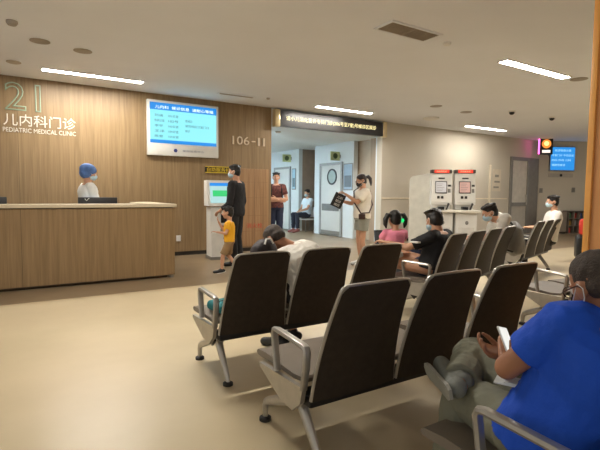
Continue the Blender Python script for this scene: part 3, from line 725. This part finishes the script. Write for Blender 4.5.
class Person:
    """joints J in world metres; every part is built at the origin of the root"""
    def __init__(s, name, label, base, J, look, H=1.7, up=None, hs=1.0, lean=1.0, skin=None, vox=.009, category='person', build=1.0):
        s.root = thing(name, label, category, base); s.off = V(base); s.J = {k: V(v) for k, v in J.items()}
        s.look = U(look); s.k = H/1.72; s.hs = hs*(s.k if hs == 1.0 else 1); s.vox = vox; s.skin = skin or SK; s.b = build
        J = s.J; s.right = U(J['shR']-J['shL']); s.hright = U(J['hipR']-J['hipL'])
        s.spine = U(J['neck']-J['pel']); s.front = U(s.spine.cross(s.right))*-1
        if up is None: up = U(V((0, 0, 1))*.8+s.spine*.2)
        s.hup = U(V(up)-s.look*V(up).dot(s.look)); s.hright_h = U(s.look.cross(s.hup))
        s.HM = Matrix(((s.hright_h.x, s.look.x, s.hup.x), (s.hright_h.y, s.look.y, s.hup.y), (s.hright_h.z, s.look.z, s.hup.z)))
        s.HM = s.HM.to_4x4()
    def hp(s, x, y, z): return s.J['head']+(s.HM @ V((x, y, z)))*s.hs
    def torso(s, mb, g=0, t0=-.12, t1=1.0, fat=0):
        J = s.J; k = s.k*s.b; secs = []
        P = [(-.14, .150, .105), (-.05, .168, .118), (.08, .168, .118), (.28, .150, .108+fat*.6), (.45, .148, .108+fat), (.62, .158, .115+fat*.5), (.78, .168, .115), (.89, .165, .10), (.96, .125, .082), (1.02, .07, .062)]
        Ln = (J['neck']-J['pel']).length
        mid = (J['pel']+J['neck'])/2
        bow = s.J.get('bow', V((0, 0, 0)))
        for t, rx, ry in P:
            if t < t0 or t > t1+.03: continue
            c = J['pel']+(J['neck']-J['pel'])*t+bow*(4*max(0, t)*(1-max(0, min(1, t))))
            r = U(s.hright*(1-max(0, min(1, t)))+s.right*max(0, min(1, t))); f = U((J['neck']-J['pel']).cross(r))*-1
            secs.append((c, r, f, rx*k+g, ry*k+g))
        mb.loft(secs)
    def body(s, hands=None, bare_feet=False):
        J = s.J; k = s.k; mb = MB(); s.torso(mb)
        mb.cone(J['neck']-s.spine*.04*k, J['head']-(s.HM @ V((0, .02, .05)))*s.hs, .06*k, .052*s.hs, 14)
        for sd in 'LR':
            sh, el, wr = J['sh'+sd], J['el'+sd], J['wr'+sd]
            mb.cone(J['neck']-s.spine*.03*k, sh, .05*k, .052*k)
            mb.cone(sh, el, .05*k, .038*k); mb.cone(el, el.lerp(wr, .3), .038*k, .037*k); mb.cone(el.lerp(wr, .3), wr, .037*k, .025*k)
            h = (hands or {}).get(sd, {})
            fd = U(h.get('d', wr-el)); nn = h.get('n', V((0, 0, -1)) if abs(fd.z) < .8 else s.front)
            hand(mb, wr, fd, nn, h.get('curl', .5), h.get('s', k), 1 if sd == 'L' else -1)
            hp, kn, an = J['hip'+sd], J['kn'+sd], J['an'+sd]
            mb.cone(hp, kn, .082*k, .055*k); mb.cone(kn, kn.lerp(an, .35), .053*k, .053*k); mb.cone(kn.lerp(an, .35), an, .053*k, .035*k)
            to = J['toe'+sd]; mb.cone(an-(V((0, 0, 1)) if an.z < .2 else U(an-kn)*-1)*.02*k, to, .036*k, .026*k)
        h = s.hs; H4 = s.HM
        def E(x, y, z, a, b, c): mb.ell(s.hp(x, y, z), (a*h, b*h, c*h), H4, 22, 16)
        E(0, -.008, .03, .076, .094, .088); E(0, .03, -.012, .066, .062, .075); E(0, .04, -.058, .05, .048, .046); E(0, .062, -.088, .026, .022, .02)
        E(0, .088, .022, .045, .012, .012); E(.032, .062, -.03, .026, .028, .026); E(-.032, .062, -.03, .026, .028, .026)
        mb.cone(s.hp(0, .093, .012), s.hp(0, .112, -.03), .009*h, .015*h, 10); E(0, .1, -.034, .019, .012, .009)
        E(0, .088, -.062, .024, .011, .006); E(0, .086, -.072, .02, .011, .006)
        for q in (-1, 1):
            E(q*.079, -.008, -.006, .009, .02, .031); E(q*.083, -.016, -.002, .008, .012, .022)
        s.bodyo = mb.skin('body', s.skin, s.root, s.off, s.vox, 2)
        for q in (-1, 1):
            c = s.hp(q*.031, .081, .002)
            e = MB().ell(c, (.0125*h,)*3, None, 12, 8).build('eye', M_eyew, s.root, True, off=s.off)
            MB().ell(s.hp(q*.031, .0895, .002), (.0065*h, .005*h, .0065*h), H4, 10, 6).build('iris', M_iris, e, True, off=s.off)
        return s
    def hair(s, m=None, kind='short', name='hair', low=0):
        h = s.hs; mb = MB(); H4 = s.HM
        def E(x, y, z, a, b, c): mb.ell(s.hp(x, y, z), (a*h, b*h, c*h), H4, 22, 16)
        if kind == 'bouffant':
            E(0, -.035, .045, .11, .125, .10); E(0, -.05, -.01, .1, .1, .09)
        elif kind == 'buzz':
            E(0, -.014, .04, .0775, .0925, .083); E(0, -.035, .005, .074, .07, .06)
        else:
            E(0, -.016, .046, .084, .094, .085); E(0, -.034, .0, .081, .072, .075); E(0, -.05, -.035, .066, .045, .05)
            if kind != 'pulled':
                E(.0, .042, .088, .062, .05, .03)
                for q in range(16):
                    a = random.uniform(-.07, .07); mb.cone(s.hp(a, random.uniform(-.09, .05), .09), s.hp(a*1.25, random.uniform(-.1, .085), .088+random.uniform(-.01, .014)), .022*h, .012*h, 8)
        o = mb.skin(name, m or M_hair, s.root, s.off, s.vox*.9, 2, .003, 40)
        return o
    def shirt(s, m, sleeve=.55, t0=-.08, g=.016, fat=0, name='shirt', wr=.005, t1=.97):
        J = s.J; k = s.k; mb = MB(); s.torso(mb, g, t0, t1, fat)
        for sd in 'LR':
            sh, el, w_ = J['sh'+sd], J['el'+sd], J['wr'+sd]
            mb.cone(J['neck']-s.spine*.04*k, sh, .062*k, .06*k+g*.5)
            if sleeve <= 1: mb.cone(sh, sh.lerp(el, sleeve), .056*k+g*.5, (.056-.012*sleeve)*k+g, 16, False if sleeve > .9 else True); mb.ell(sh, (.056*k+g*.5,)*3)
            else:
                mb.cone(sh, el, .056*k+g*.5, .044*k+g*.6); mb.cone(el, el.lerp(w_, sleeve-1), .044*k+g*.6, .032*k+g*.6, 14, True); mb.ell(el, (.044*k+g*.6,)*3)
        return mb.skin(name, m, s.root, s.off, s.vox, 2, wr, 16)
    def trousers(s, m, leg=1.9, g=.018, name='trousers', t1=.12, wr=.006):
        J = s.J; k = s.k; mb = MB(); s.torso(mb, g*.8, -.2, t1)
        for sd in 'LR':
            hp, kn, an = J['hip'+sd], J['kn'+sd], J['an'+sd]
            mb.ell(hp, (.088*k+g,)*3)
            if leg <= 1: mb.cone(hp, hp.lerp(kn, leg), .084*k+g, (.084-.02*leg)*k+g*1.3, 16, True)
            else:
                mb.cone(hp, kn, .084*k+g, .058*k+g); mb.ell(kn, (.06*k+g,)*3); mb.cone(kn, kn.lerp(an, leg-1), .058*k+g, .045*k+g, 16, True)
        return mb.skin(name, m, s.root, s.off, s.vox, 2, wr, 14)
    def shoes(s, m, sole=None):
        for sd in 'LR':
            a, t = s.J['an'+sd], s.J['toe'+sd]; k = s.k; kn = s.J['kn'+sd]
            f = U(t-a); dwn = U((a-kn)-f*(a-kn).dot(f))
            mb = MB(); heel = a-f*.045*k+dwn*.03*k
            mb.cone(heel, t+dwn*.0*k, .04*k, .034*k); mb.cone(a-dwn*.01*k, a.lerp(t, .55)+dwn*.01*k, .043*k, .038*k); mb.cone(heel+f*.02, t+f*.01, .042*k, .036*k)
            o = mb.skin('shoe', m, s.root, s.off, s.vox*.8, 2)
            x = f.cross(dwn)
            if sole:
                sm = MB(); bs = heel+dwn*.032*k; tp = t+dwn*.028*k
                sm.loft([(bs-f*.045*k+dwn*z, x, f, .001, .001) for z in (0,)]) if False else None
                pts = [(-.04, .02), (-.02, .034), (.08, .032), (.16, .037), (.2, .026), (.215, .0)]
                Ln = (tp-bs).length+.03*k
                pl = [(u*Ln/.23, v_*k*.88) for u, v_ in pts]+[(u*Ln/.23, -v_*k*.88) for u, v_ in reversed(pts[:-1])]
                vs = [bs+f*u+x*v_ for u, v_ in pl]+[bs+f*u+x*v_+dwn*.014*k for u, v_ in pl]
                n = len(pl); fs = [tuple(range(n)), tuple(range(2*n-1, n-1, -1))]+[(i, (i+1) % n, n+(i+1) % n, n+i) for i in range(n)]
                MB().add(vs, fs).build('sole', sole, o, off=s.off)
    def mask(s, m=None):
        h = s.hs; mb = MB()
        mb.ell(s.hp(0, .05, -.05), (.063*h, .068*h, .052*h), s.HM, 22, 14); mb.ell(s.hp(0, .088, -.035), (.03*h, .034*h, .035*h), s.HM)
        o = mb.skin('face_mask', m or M_mask, s.root, s.off, s.vox*.7, 2)
        for q in (-1, 1):
            st = MB(); st.tube([s.hp(q*.058, .075, -.03), s.hp(q*.078, .03, -.012), s.hp(q*.085, -.012, .02), s.hp(q*.088, -.034, .0), s.hp(q*.084, -.02, -.03), s.hp(q*.066, .035, -.065), s.hp(q*.055, .065, -.075)], .0019*max(h, .9), 6)
            st.build('ear_loop', M_white, o, True, off=s.off)
    def glasses(s, m=M_black):
        h = s.hs; g = MB()
        for q in (-1, 1):
            g.tube([s.hp(q*.034+.026*cos(a), .108-.004*abs(cos(a)), .004+.02*sin(a)) for a in [2*pi*i/16 for i in range(16)]], .002*h, 6, True)
            g.tube([s.hp(q*.062, .102, .008), s.hp(q*.082, .05, .01), s.hp(q*.088, -.01, .014), s.hp(q*.086, -.03, .002)], .0026*h, 6)
        g.tube([s.hp(-.009, .112, .008), s.hp(.009, .112, .008)], .002*h, 6)
        g.build('glasses', m, s.root, True, off=s.off)
def fr(base, yaw):
    """local frame: x right, y forward (yaw measured like the camera's, clockwise from +Y)"""
    b = V(base); f = V((sin(yaw), cos(yaw), 0)); r = V((cos(yaw), -sin(yaw), 0))
    return lambda x, y, z: b+r*x+f*y+V((0, 0, z))
def stand(base, yaw, H, **ov):
    k = H/1.72; P = fr(base, yaw)
    J = dict(pel=P(0, 0, .93*k), neck=P(0, -.01, 1.44*k), head=P(0, .025*k, 1.605*k), shL=P(-.175*k, -.01, 1.39*k), shR=P(.175*k, -.01, 1.39*k), hipL=P(-.085*k, 0, .90*k), hipR=P(.085*k, 0, .90*k),
             elL=P(-.23*k, -.03, 1.11*k), elR=P(.23*k, -.03, 1.11*k), wrL=P(-.24*k, .05, .88*k), wrR=P(.24*k, .05, .88*k), knL=P(-.09*k, .02, .49*k), knR=P(.09*k, .02, .49*k), anL=P(-.095*k, -.03, .085*k), anR=P(.095*k, -.03, .085*k), toeL=P(-.12*k, .13*k, .036*k), toeR=P(.12*k, .13*k, .036*k))
    for a, v in ov.items(): J[a] = P(*v)
    return J, P
def sit(base, yaw, H=1.7, zs=.43, **ov):
    k = H/1.72; P = fr(base, yaw); z = zs+.10*k
    J = dict(pel=P(0, 0, z+.02), neck=P(0, -.09, z+.53*k), head=P(0, -.045, z+.70*k), shL=P(-.175*k, -.085, z+.48*k), shR=P(.175*k, -.085, z+.48*k), hipL=P(-.085*k, .02, z), hipR=P(.085*k, .02, z),
             elL=P(-.22*k, .02, z+.22*k), elR=P(.22*k, .02, z+.22*k), wrL=P(-.12*k, .22, z+.13*k), wrR=P(.12*k, .22, z+.13*k), knL=P(-.11*k, .43*k, z+.02), knR=P(.11*k, .43*k, z+.02), anL=P(-.11*k, .42*k, .085*k), anR=P(.11*k, .42*k, .085*k), toeL=P(-.12*k, .58*k, .036*k), toeR=P(.12*k, .58*k, .036*k))
    for a, v in ov.items(): J[a] = P(*v)
    return J, P
def dirv(yaw, pz=0): return V((sin(yaw), cos(yaw), pz))
LEFTV = R(31.9-90)          # straight to the left in the view
# ---- man in blue in the foreground
M_blue = mat('royal blue cotton', (14, 78, 200), .8, bump=.15, bscale=90)
M_khaki = mat('grey green trousers', (122, 122, 104), .8, bump=.2, bscale=80)
J = dict(pel=(1.49, .79, .52), neck=(1.515, .62, .945), head=(1.485, .665, 1.03), shL=(1.37, .70, .925), shR=(1.71, .62, .91), hipL=(1.41, .80, .51), hipR=(1.585, .79, .51),
         elL=(1.345, .865, .735), elR=(1.73, .80, .68), wrL=(1.475, .95, .71), wrR=(1.58, 1.01, .68), knL=(1.475, 1.13, .51), knR=(1.67, 1.24, .595), anL=(1.46, 1.2, .09), anR=(1.415, 1.10, .585), toeL=(1.46, 1.36, .036), toeR=(1.53, 1.285, .57), bow=(0, -.04, 0))
p = Person('person', 'man in a blue T-shirt, glasses and mask sitting cross-legged with a phone in front', (1.46, .75, 0), J, dirv(R(27), -.42), 1.72, up=(0, .4, 1), hs=.9, skin=SK2, vox=.006, build=1.12)
p.body({'L': dict(d=(.6, .35, .45), n=(.3, .3, -.6), curl=.8), 'R': dict(d=(-.5, .3, .2), n=(-.4, .1, .5), curl=.6)})
p.hair(mat('cropped hair', (62, 52, 44), .7, var=.3, scale=60, bump=.5, bscale=200), 'buzz'); p.shirt(M_blue, .62, -.13, .02, .03, wr=.007); p.trousers(M_khaki, 1.93, .02, wr=.009)
p.shoes(mat('grey sneaker', (120, 124, 118), .7, bump=.2), mat('white sole', (150, 150, 140), .6)); p.mask(); p.glasses(mat('dark red frame', (60, 24, 20), .3))
t = thing('phone', 'white phone held by the man in blue', 'phone', (1.515, .97, .745), R(10))
t.scale = (.74, .74, .74)
M = Matrix.Rotation(R(-35), 4, 'X') @ Matrix.Rotation(R(20), 4, 'Y')
MB().box(-.036, .036, -.005, .005, -.045, .105, .004, M=M).build('case', M_white, t, True); MB().box(-.033, .033, -.0065, -.005, -.04, .10, M=M).build('screen', emit('pale phone screen', (235, 235, 228), .75), t)
t = thing('paper_sheet', 'folded white paper lying in the lap of the man in blue', 'paper', (1.40, .885, .665), R(25))
t.scale = (.55, .6, 1)
MB().box(-.06, .06, -.09, .08, 0, .006, .002).box(-.058, .056, -.085, .03, .006, .012, .002).build('folded_sheet', mat('white paper', (214, 220, 220), .7), t)
# ---- nurse
J, P = stand((.90, 7.62, 0), R(80), 1.70, wrL=(-.12, .28, 1.0), wrR=(.12, .28, 1.0), elL=(-.22, .08, 1.06), elR=(.22, .08, 1.06))
p = Person('person', 'nurse in a white coat and blue cap behind the reception counter', (.90, 7.62, 0), J, dirv(R(95), -.25), 1.70)
M_coat = mat('white coat', (226, 226, 222), .8, bump=.1)
p.body(); p.hair(mat('blue surgical cap', (84, 118, 176), .8, var=.25, scale=18, bump=.4, bscale=60), 'bouffant', 'surgical_cap'); p.shirt(M_coat, 1.9, -.12, .02, name='coat'); p.trousers(mat('white trousers', (214, 214, 210), .8)); p.shoes(M_white); p.mask()
# ---- tall man in black at the kiosk
J, P = stand((3.27, 7.42, 0), LEFTV+R(18), 1.8, wrL=(-.2, .2, 1.0), elL=(-.25, .0, 1.12))
p = Person('person', 'tall man dressed in black with a mask standing at the kiosk', (3.27, 7.42, 0), J, dirv(LEFTV+R(10), -.1), 1.8)
M_blk = mat('black cotton', (22, 22, 26), .8, var=.1, bump=.15)
p.body(); p.hair(); p.shirt(M_blk, 1.75, -.16, .022); p.trousers(mat('black trousers', (26, 26, 28), .8)); p.shoes(M_black, M_white); p.mask()
MB().box(-.02, .02, -.003, .003, -.015, .02).build('chest_print', M_white, p.root).location = V((-.13, -.02, 1.28))
# ---- boy in yellow
J, P = stand((2.88, 6.80, 0), LEFTV-R(5), 1.1, hipL=(-.055, 0, .5), hipR=(.055, 0, .5), pel=(0, 0, .53), neck=(0, -.0, .85), head=(0, .02, .985), shL=(-.115, 0, .81), shR=(.115, 0, .81),
             knL=(-.06, .10, .29), anL=(-.06, .12, .06), toeL=(-.07, .23, .03), knR=(.06, .02, .28), anR=(.06, -.13, .08), toeR=(.07, -.04, .03), elL=(-.16, .04, .66), wrL=(-.12, .19, .68), elR=(.15, .1, .68), wrR=(.08, .18, .83))
p = Person('person', 'little boy in a yellow T-shirt walking beside the man in black', (2.88, 6.80, 0), J, dirv(LEFTV+R(5), -.05), 1.1, hs=.88, vox=.008)
p.body({'R': dict(d=(-.3, .2, .8), curl=.9)}); p.hair(); p.shirt(mat('yellow cotton', (226, 166, 24), .8, bump=.1), .6, -.12, .014, .015); p.trousers(mat('khaki shorts', (140, 112, 76), .8), .9, .016, 'shorts'); p.shoes(M_black, M_white)
# ---- man in the corridor
J, P = stand((5.36, 9.75, 0), R(200), 1.82, elL=(-.27, .02, 1.16), wrL=(.02, .2, 1.18), elR=(.27, .02, 1.14), wrR=(-.06, .22, 1.13))
p = Person('person', 'man in a dark red shirt with folded arms standing in the corridor', (5.36, 9.75, 0), J, dirv(R(205), -.05), 1.82)
p.body({'L': dict(curl=.3, n=(0, 1, 0)), 'R': dict(curl=.3, n=(0, 1, 0))}); p.hair(); p.shirt(mat('dark red print cotton', (96, 52, 48), .8, var=.5, scale=18), .6, -.1, .018); p.trousers(mat('navy jeans', (34, 42, 66), .8)); p.shoes(M_black)
st = MB()
for q in (-1, 1): st.tube([P(q*.12, -.14, 1.15), P(q*.13, -.1, 1.46), P(q*.12, .06, 1.5), P(q*.13, .15, 1.3), P(q*.16, .06, 1.1)], .014, 8, sx=1.8)
st.build('shoulder_strap', M_blk, p.root, True, off=(5.36, 9.75, 0))
# ---- corridor chair and the person on it
t = thing('visitor_chair', 'white chair in the corridor recess', 'chair', (8.42, 13.05, 0), R(90))
MB().box(-.22, .22, -.21, .22, .41, .45, .012).build('seat', M_white, t, True); MB().box(-.21, .21, .20, .23, .5, .85, .012).build('backrest', M_white, t, True)
for x in (-.19, .19):
    MB().tube([(x, -.19, 0), (x, -.19, .41)], .013).build('leg', M_grey, t, True); MB().tube([(x, .2, 0), (x, .215, .5)], .013).build('leg', M_grey, t, True)
t.rotation_euler[2] = R(-90)
J, P = sit((8.36, 13.05, 0), R(-95), 1.84, .47, elL=(-.2, .1, .80), wrL=(-.08, .32, .72))
p = Person('person', 'person in a pale top and dark trousers sitting in the corridor recess', (8.36, 13.05, 0), J, dirv(R(-100), -.2), 1.84)
p.body(); p.hair(); p.shirt(mat('pale blue cotton', (206, 218, 226), .8), .6); p.trousers(mat('dark navy cotton', (32, 36, 50), .8)); p.shoes(mat('reddish shoe', (150, 90, 84), .6)); p.mask()
# ---- woman with folder
wx, wy = 5.27, 6.34
J, P = stand((wx, wy, 0), LEFTV+R(-12), 1.66, elL=(-.21, .16, 1.16), wrL=(-.14, .36, 1.30), elR=(.2, .14, 1.13), wrR=(.1, .37, 1.18))
p = Person('person', 'woman in a white T-shirt and grey shorts standing and holding up a folder', (wx, wy, 0), J, dirv(LEFTV+R(-10), -.35), 1.66)
p.body({'L': dict(d=P(0, .8, .5)-V((wx, wy, 0)), curl=.9), 'R': dict(d=P(0, .9, .3)-V((wx, wy, 0)), curl=.9)}); p.hair(mat('dark brown hair', (38, 26, 22), .45, var=.3, scale=40, bump=.4, bscale=120), 'pulled')
pt = MB(); pt.tube([p.hp(0, -.1, .03), p.hp(0, -.15, .03), p.hp(0, -.175, -.02), p.hp(0, -.165, -.09), p.hp(0, -.15, -.15)], [.03, .036, .034, .026, .01], 12); pt.build('ponytail', MATS['dark brown hair'], p.root, True, off=(wx, wy, 0))
p.shirt(mat('cream cotton', (224, 216, 200), .8, bump=.1), .8, -.06, .03, name='t_shirt', wr=.008); p.trousers(mat('grey shorts', (142, 142, 130), .8), .55, .024, 'shorts'); p.shoes(M_white); p.mask(M_black); p.glasses()
t = thing('crossbody_bag', 'dark brown crossbody bag with a long strap worn by the woman in shorts', 'bag', (wx, wy, 0))
M_lea = mat('dark brown leather', (62, 40, 34), .5)
st = MB().tube([q-V((wx, wy, 0)) for q in (P(.13, .0, 1.45), P(.07, .14, 1.36), P(-.06, .17, 1.15), P(-.19, .09, .97), P(-.2, -.06, .98), P(-.05, -.18, 1.12), P(.1, -.16, 1.33), P(.14, -.08, 1.44))], .008, 8, True, sx=1.6); st.build('strap', M_lea, t, True)
MB().box(-.02, .02, -.06, .06, 0, .1, .012, M=Matrix.Translation(P(-.22, .08, .86)-V((wx, wy, 0))) @ Matrix.Rotation(-(LEFTV-R(12)), 4, 'Z')).build('pouch', M_lea, t, True)
q = P(-.02, .46, 1.19)
t = thing('folder', 'black folder with white lettering held up by the woman in shorts', 'folder', q)
FM = Matrix.Rotation(R(-31.9), 4, 'Z') @ Matrix.Rotation(R(24), 4, 'Y') @ Matrix.Rotation(R(12), 4, 'X')
MB().box(-.10, .10, -.008, .008, -.13, .13, .003, M=FM).build('cover', M_black, t)
for k, s in enumerate(('儿科', '就诊', '病历')): text('white_lettering', s, (-.045, .06, .035-k*.07, .085-k*.07), -.009, M_white, t, .001, M=FM)
# ---- sleeping man on the second bench
M_wt = mat('off white cotton', (206, 202, 192), .8, bump=.15)
J, P = sit((1.89, 2.99, 0), R(-30), 1.70, .43, neck=(.03, .1, .885), head=(-.02, .245, .93), shL=(-.13, .14, .80), shR=(.13, .06, .865), elL=(-.25, .2, .74), wrL=(-.2, .38, .72), elR=(.2, .22, .72), wrR=(.05, .4, .66), knL=(.06, .42, .55), knR=(.28, .37, .55), anL=(.06, .24, .085), anR=(.26, .22, .085), toeL=(.08, .4, .036), toeR=(.3, .37, .036))
J['bow'] = V((.03, -.06, .0))
p = Person('person', 'man in a white shirt dozing with his cropped head bowed forward', (1.89, 2.99, 0), J, dirv(R(-24), -1.1), 1.7, up=(-.3, .6, .6), skin=SK2, vox=.007)
p.body(); p.hair(MATS['cropped hair'], 'buzz'); p.shirt(M_wt, .7, -.1, .02, .02, wr=.007, t1=1.0); p.trousers(mat('dark trousers', (36, 34, 34), .8)); p.shoes(M_black)
t = thing('backpack', 'dark patterned backpack standing on the bench seat beside the dozing man', 'backpack', (1.60, 3.09, .436), R(10))
bp_ = MB(); bp_.ell((0, 0, .24), (.15, .11, .235)).ell((0, .0, .40), (.12, .09, .115)).ell((0, .07, .17), (.12, .07, .12)).box(-.12, .12, -.08, .08, .0, .2, .03)
bp_.skin('sack', mat('dark print nylon', (36, 27, 29), .6, var=.8, scale=16, bump=.3), t, (0, 0, 0), .01, 3, .006, 18)
MB().tube([(-.04, -.06, .48), (-.02, -.05, .52), (.02, -.05, .52), (.04, -.06, .48)], .007).build('handle', M_white, t, True)
MB().tube([(-.1, -.10, .4), (-.105, -.13, .25), (-.1, -.09, .1)], .014, sx=1.6).tube([(.1, -.10, .4), (.105, -.13, .25), (.1, -.09, .1)], .014, sx=1.6).build('strap', M_black, t, True)
t = thing('pouch', 'teal cloth pouch lying on the end seat of the bench with the dozing man', 'pouch', (1.26, 3.08, .436), R(8))
MB().box(-.09, .09, -.11, .11, 0, .07, .028, seg=4).build('cloth_body', mat('teal cloth', (24, 112, 116), .8, bump=.3), t, True); MB().box(-.085, .085, -.004, .004, .068, .074, .002).build('zip', M_dark, t)
# ---- girl in pink
J, P = stand((3.90, 4.06, 0), R(20), 1.16, hs=None) if False else stand((3.90, 4.06, 0), R(20), 1.16, pel=(0, 0, .58), neck=(0, 0, .875), head=(0, .02, 1.0), shL=(-.12, 0, .835), shR=(.12, 0, .835), hipL=(-.06, 0, .55), hipR=(.06, 0, .55), elL=(-.15, .1, .72), elR=(.17, .08, .74), wrL=(-.06, .24, .74), wrR=(.2, .2, .8))
p = Person('person', 'small girl in pink with two pigtails seen from behind', (3.90, 4.06, 0), J, dirv(R(15), -.1), 1.16, hs=.9, vox=.008)
p.body(); p.hair(None, 'pulled'); p.shirt(mat('pink cotton', (232, 140, 164), .8, bump=.1), .6, -.1, .016); p.trousers(mat('grey leggings', (92, 96, 104), .8)); p.shoes(M_white)
for q in (-1, 1):
    MB().tube([p.hp(q*.075, -.03, .06), p.hp(q*.12, -.035, .06), p.hp(q*.15, -.03, .0), p.hp(q*.15, -.02, -.07), p.hp(q*.135, -.015, -.12)], [.018, .03, .032, .026, .008], 12).build('pigtail', M_hair, p.root, True, off=p.off)
t = thing('hair_light', 'glowing green toy clip at the right pigtail of the girl in pink', 'hair clip', p.hp(.088, -.06, -.02))
t.scale = (.62, .62, .62)
f = MB().ell((0, 0, 0), (.022, .015, .022))
for k in range(6): f.ell((.03*cos(k*pi/3), -.004, .03*sin(k*pi/3)), (.014, .010, .014))
f.build('glowing_flower', emit('green glow', (20, 235, 120), .9), t, True)
# ---- man in black at the near end of the angled bench
J, P = sit((3.76, 3.34, 0), R(-24), 1.72, .43, neck=(.04, -.06, .915), head=(.04, .0, 1.03), shL=(-.14, -.03, .865), shR=(.2, -.09, .865), elL=(-.21, .20, .74), wrL=(-.22, .42, .78), elR=(.16, .13, .72), wrR=(-.04, .34, .74), knR=(.08, .42, .64), anR=(-.22, .36, .64), toeR=(-.36, .42, .62))
p = Person('person', 'man in a black T-shirt on the angled bench reaching an arm to the girl', (3.76, 3.34, 0), J, dirv(R(10), -.4), 1.72, vox=.007)
p.body(); p.hair(); p.shirt(M_blk, .75, -.1, .018, wr=.006); p.trousers(mat('dark blue jeans', (38, 50, 76), .8)); p.shoes(M_black, M_white); p.mask()
MB().box(-.025, .025, -.05, .05, -.008, .008, .003).build('sleeve_band', M_white, p.root, True).location = J['shL'].lerp(J['elL'], .68)+V((-.05, -.055, .03))-p.off
p.root.children[-1].rotation_euler = (0, 0, R(-60))
# ---- man in white with grey backpack
J, P = sit((5.43, 3.75, 0), LEFTV+R(8), 1.72, .43, head=(0, .07, 1.075), neck=(0, -.05, .95), wrL=(-.06, .3, .72), wrR=(.06, .3, .74))
p = Person('person', 'man in white with a mask at the far end of the angled bench, head lowered', (5.43, 3.75, 0), J, dirv(LEFTV+R(12), -.45), 1.72, vox=.008)
p.body(); p.hair(); p.shirt(M_wt, .7, -.1, .02); p.trousers(mat('grey trousers', (90, 90, 92), .8)); p.shoes(M_black, M_white); p.mask(); 
t = thing('backpack', 'grey backpack with a black shoulder strap on the back of the man with lowered head', 'backpack', P(.05, -.27, .5), -LEFTV)
bp_ = MB(); bp_.ell((0, 0, .22), (.17, .1, .24)).ell((0, -.06, .15), (.13, .07, .13)).box(-.14, .14, -.06, .05, .02, .3, .03)
bp_.skin('sack', mat('grey nylon', (138, 136, 132), .6, bump=.2), t, (0, 0, 0), .01, 3, .005, 18)
MB().tube([(-.1, .08, .42), (-.11, .16, .5), (-.12, .26, .46), (-.13, .3, .3), (-.14, .2, .1), (-.12, .08, .06)], .013, sx=1.8).build('strap', M_black, t, True)
MB().tube([(-.1, -.07, .35), (0, -.115, .37), (.1, -.07, .35)], .006).build('zip', M_black, t, True)
# ---- man in white on the far bench
J, P = sit((7.90, 4.40, 0), LEFTV+R(12), 1.66, .43, wrL=(-.06, .3, .75), wrR=(.06, .3, .75))
p = Person('person', 'dark-haired man in a white shirt and mask on the far bench near the pillar', (7.90, 4.40, 0), J, dirv(LEFTV+R(15), -.05), 1.66, vox=.009)
p.body(); p.hair(); p.shirt(mat('white shirt cotton', (226, 220, 212), .8), .8, -.1, .022); p.trousers(mat('dark trousers', (36, 34, 34), .8)); p.shoes(M_black); p.mask()
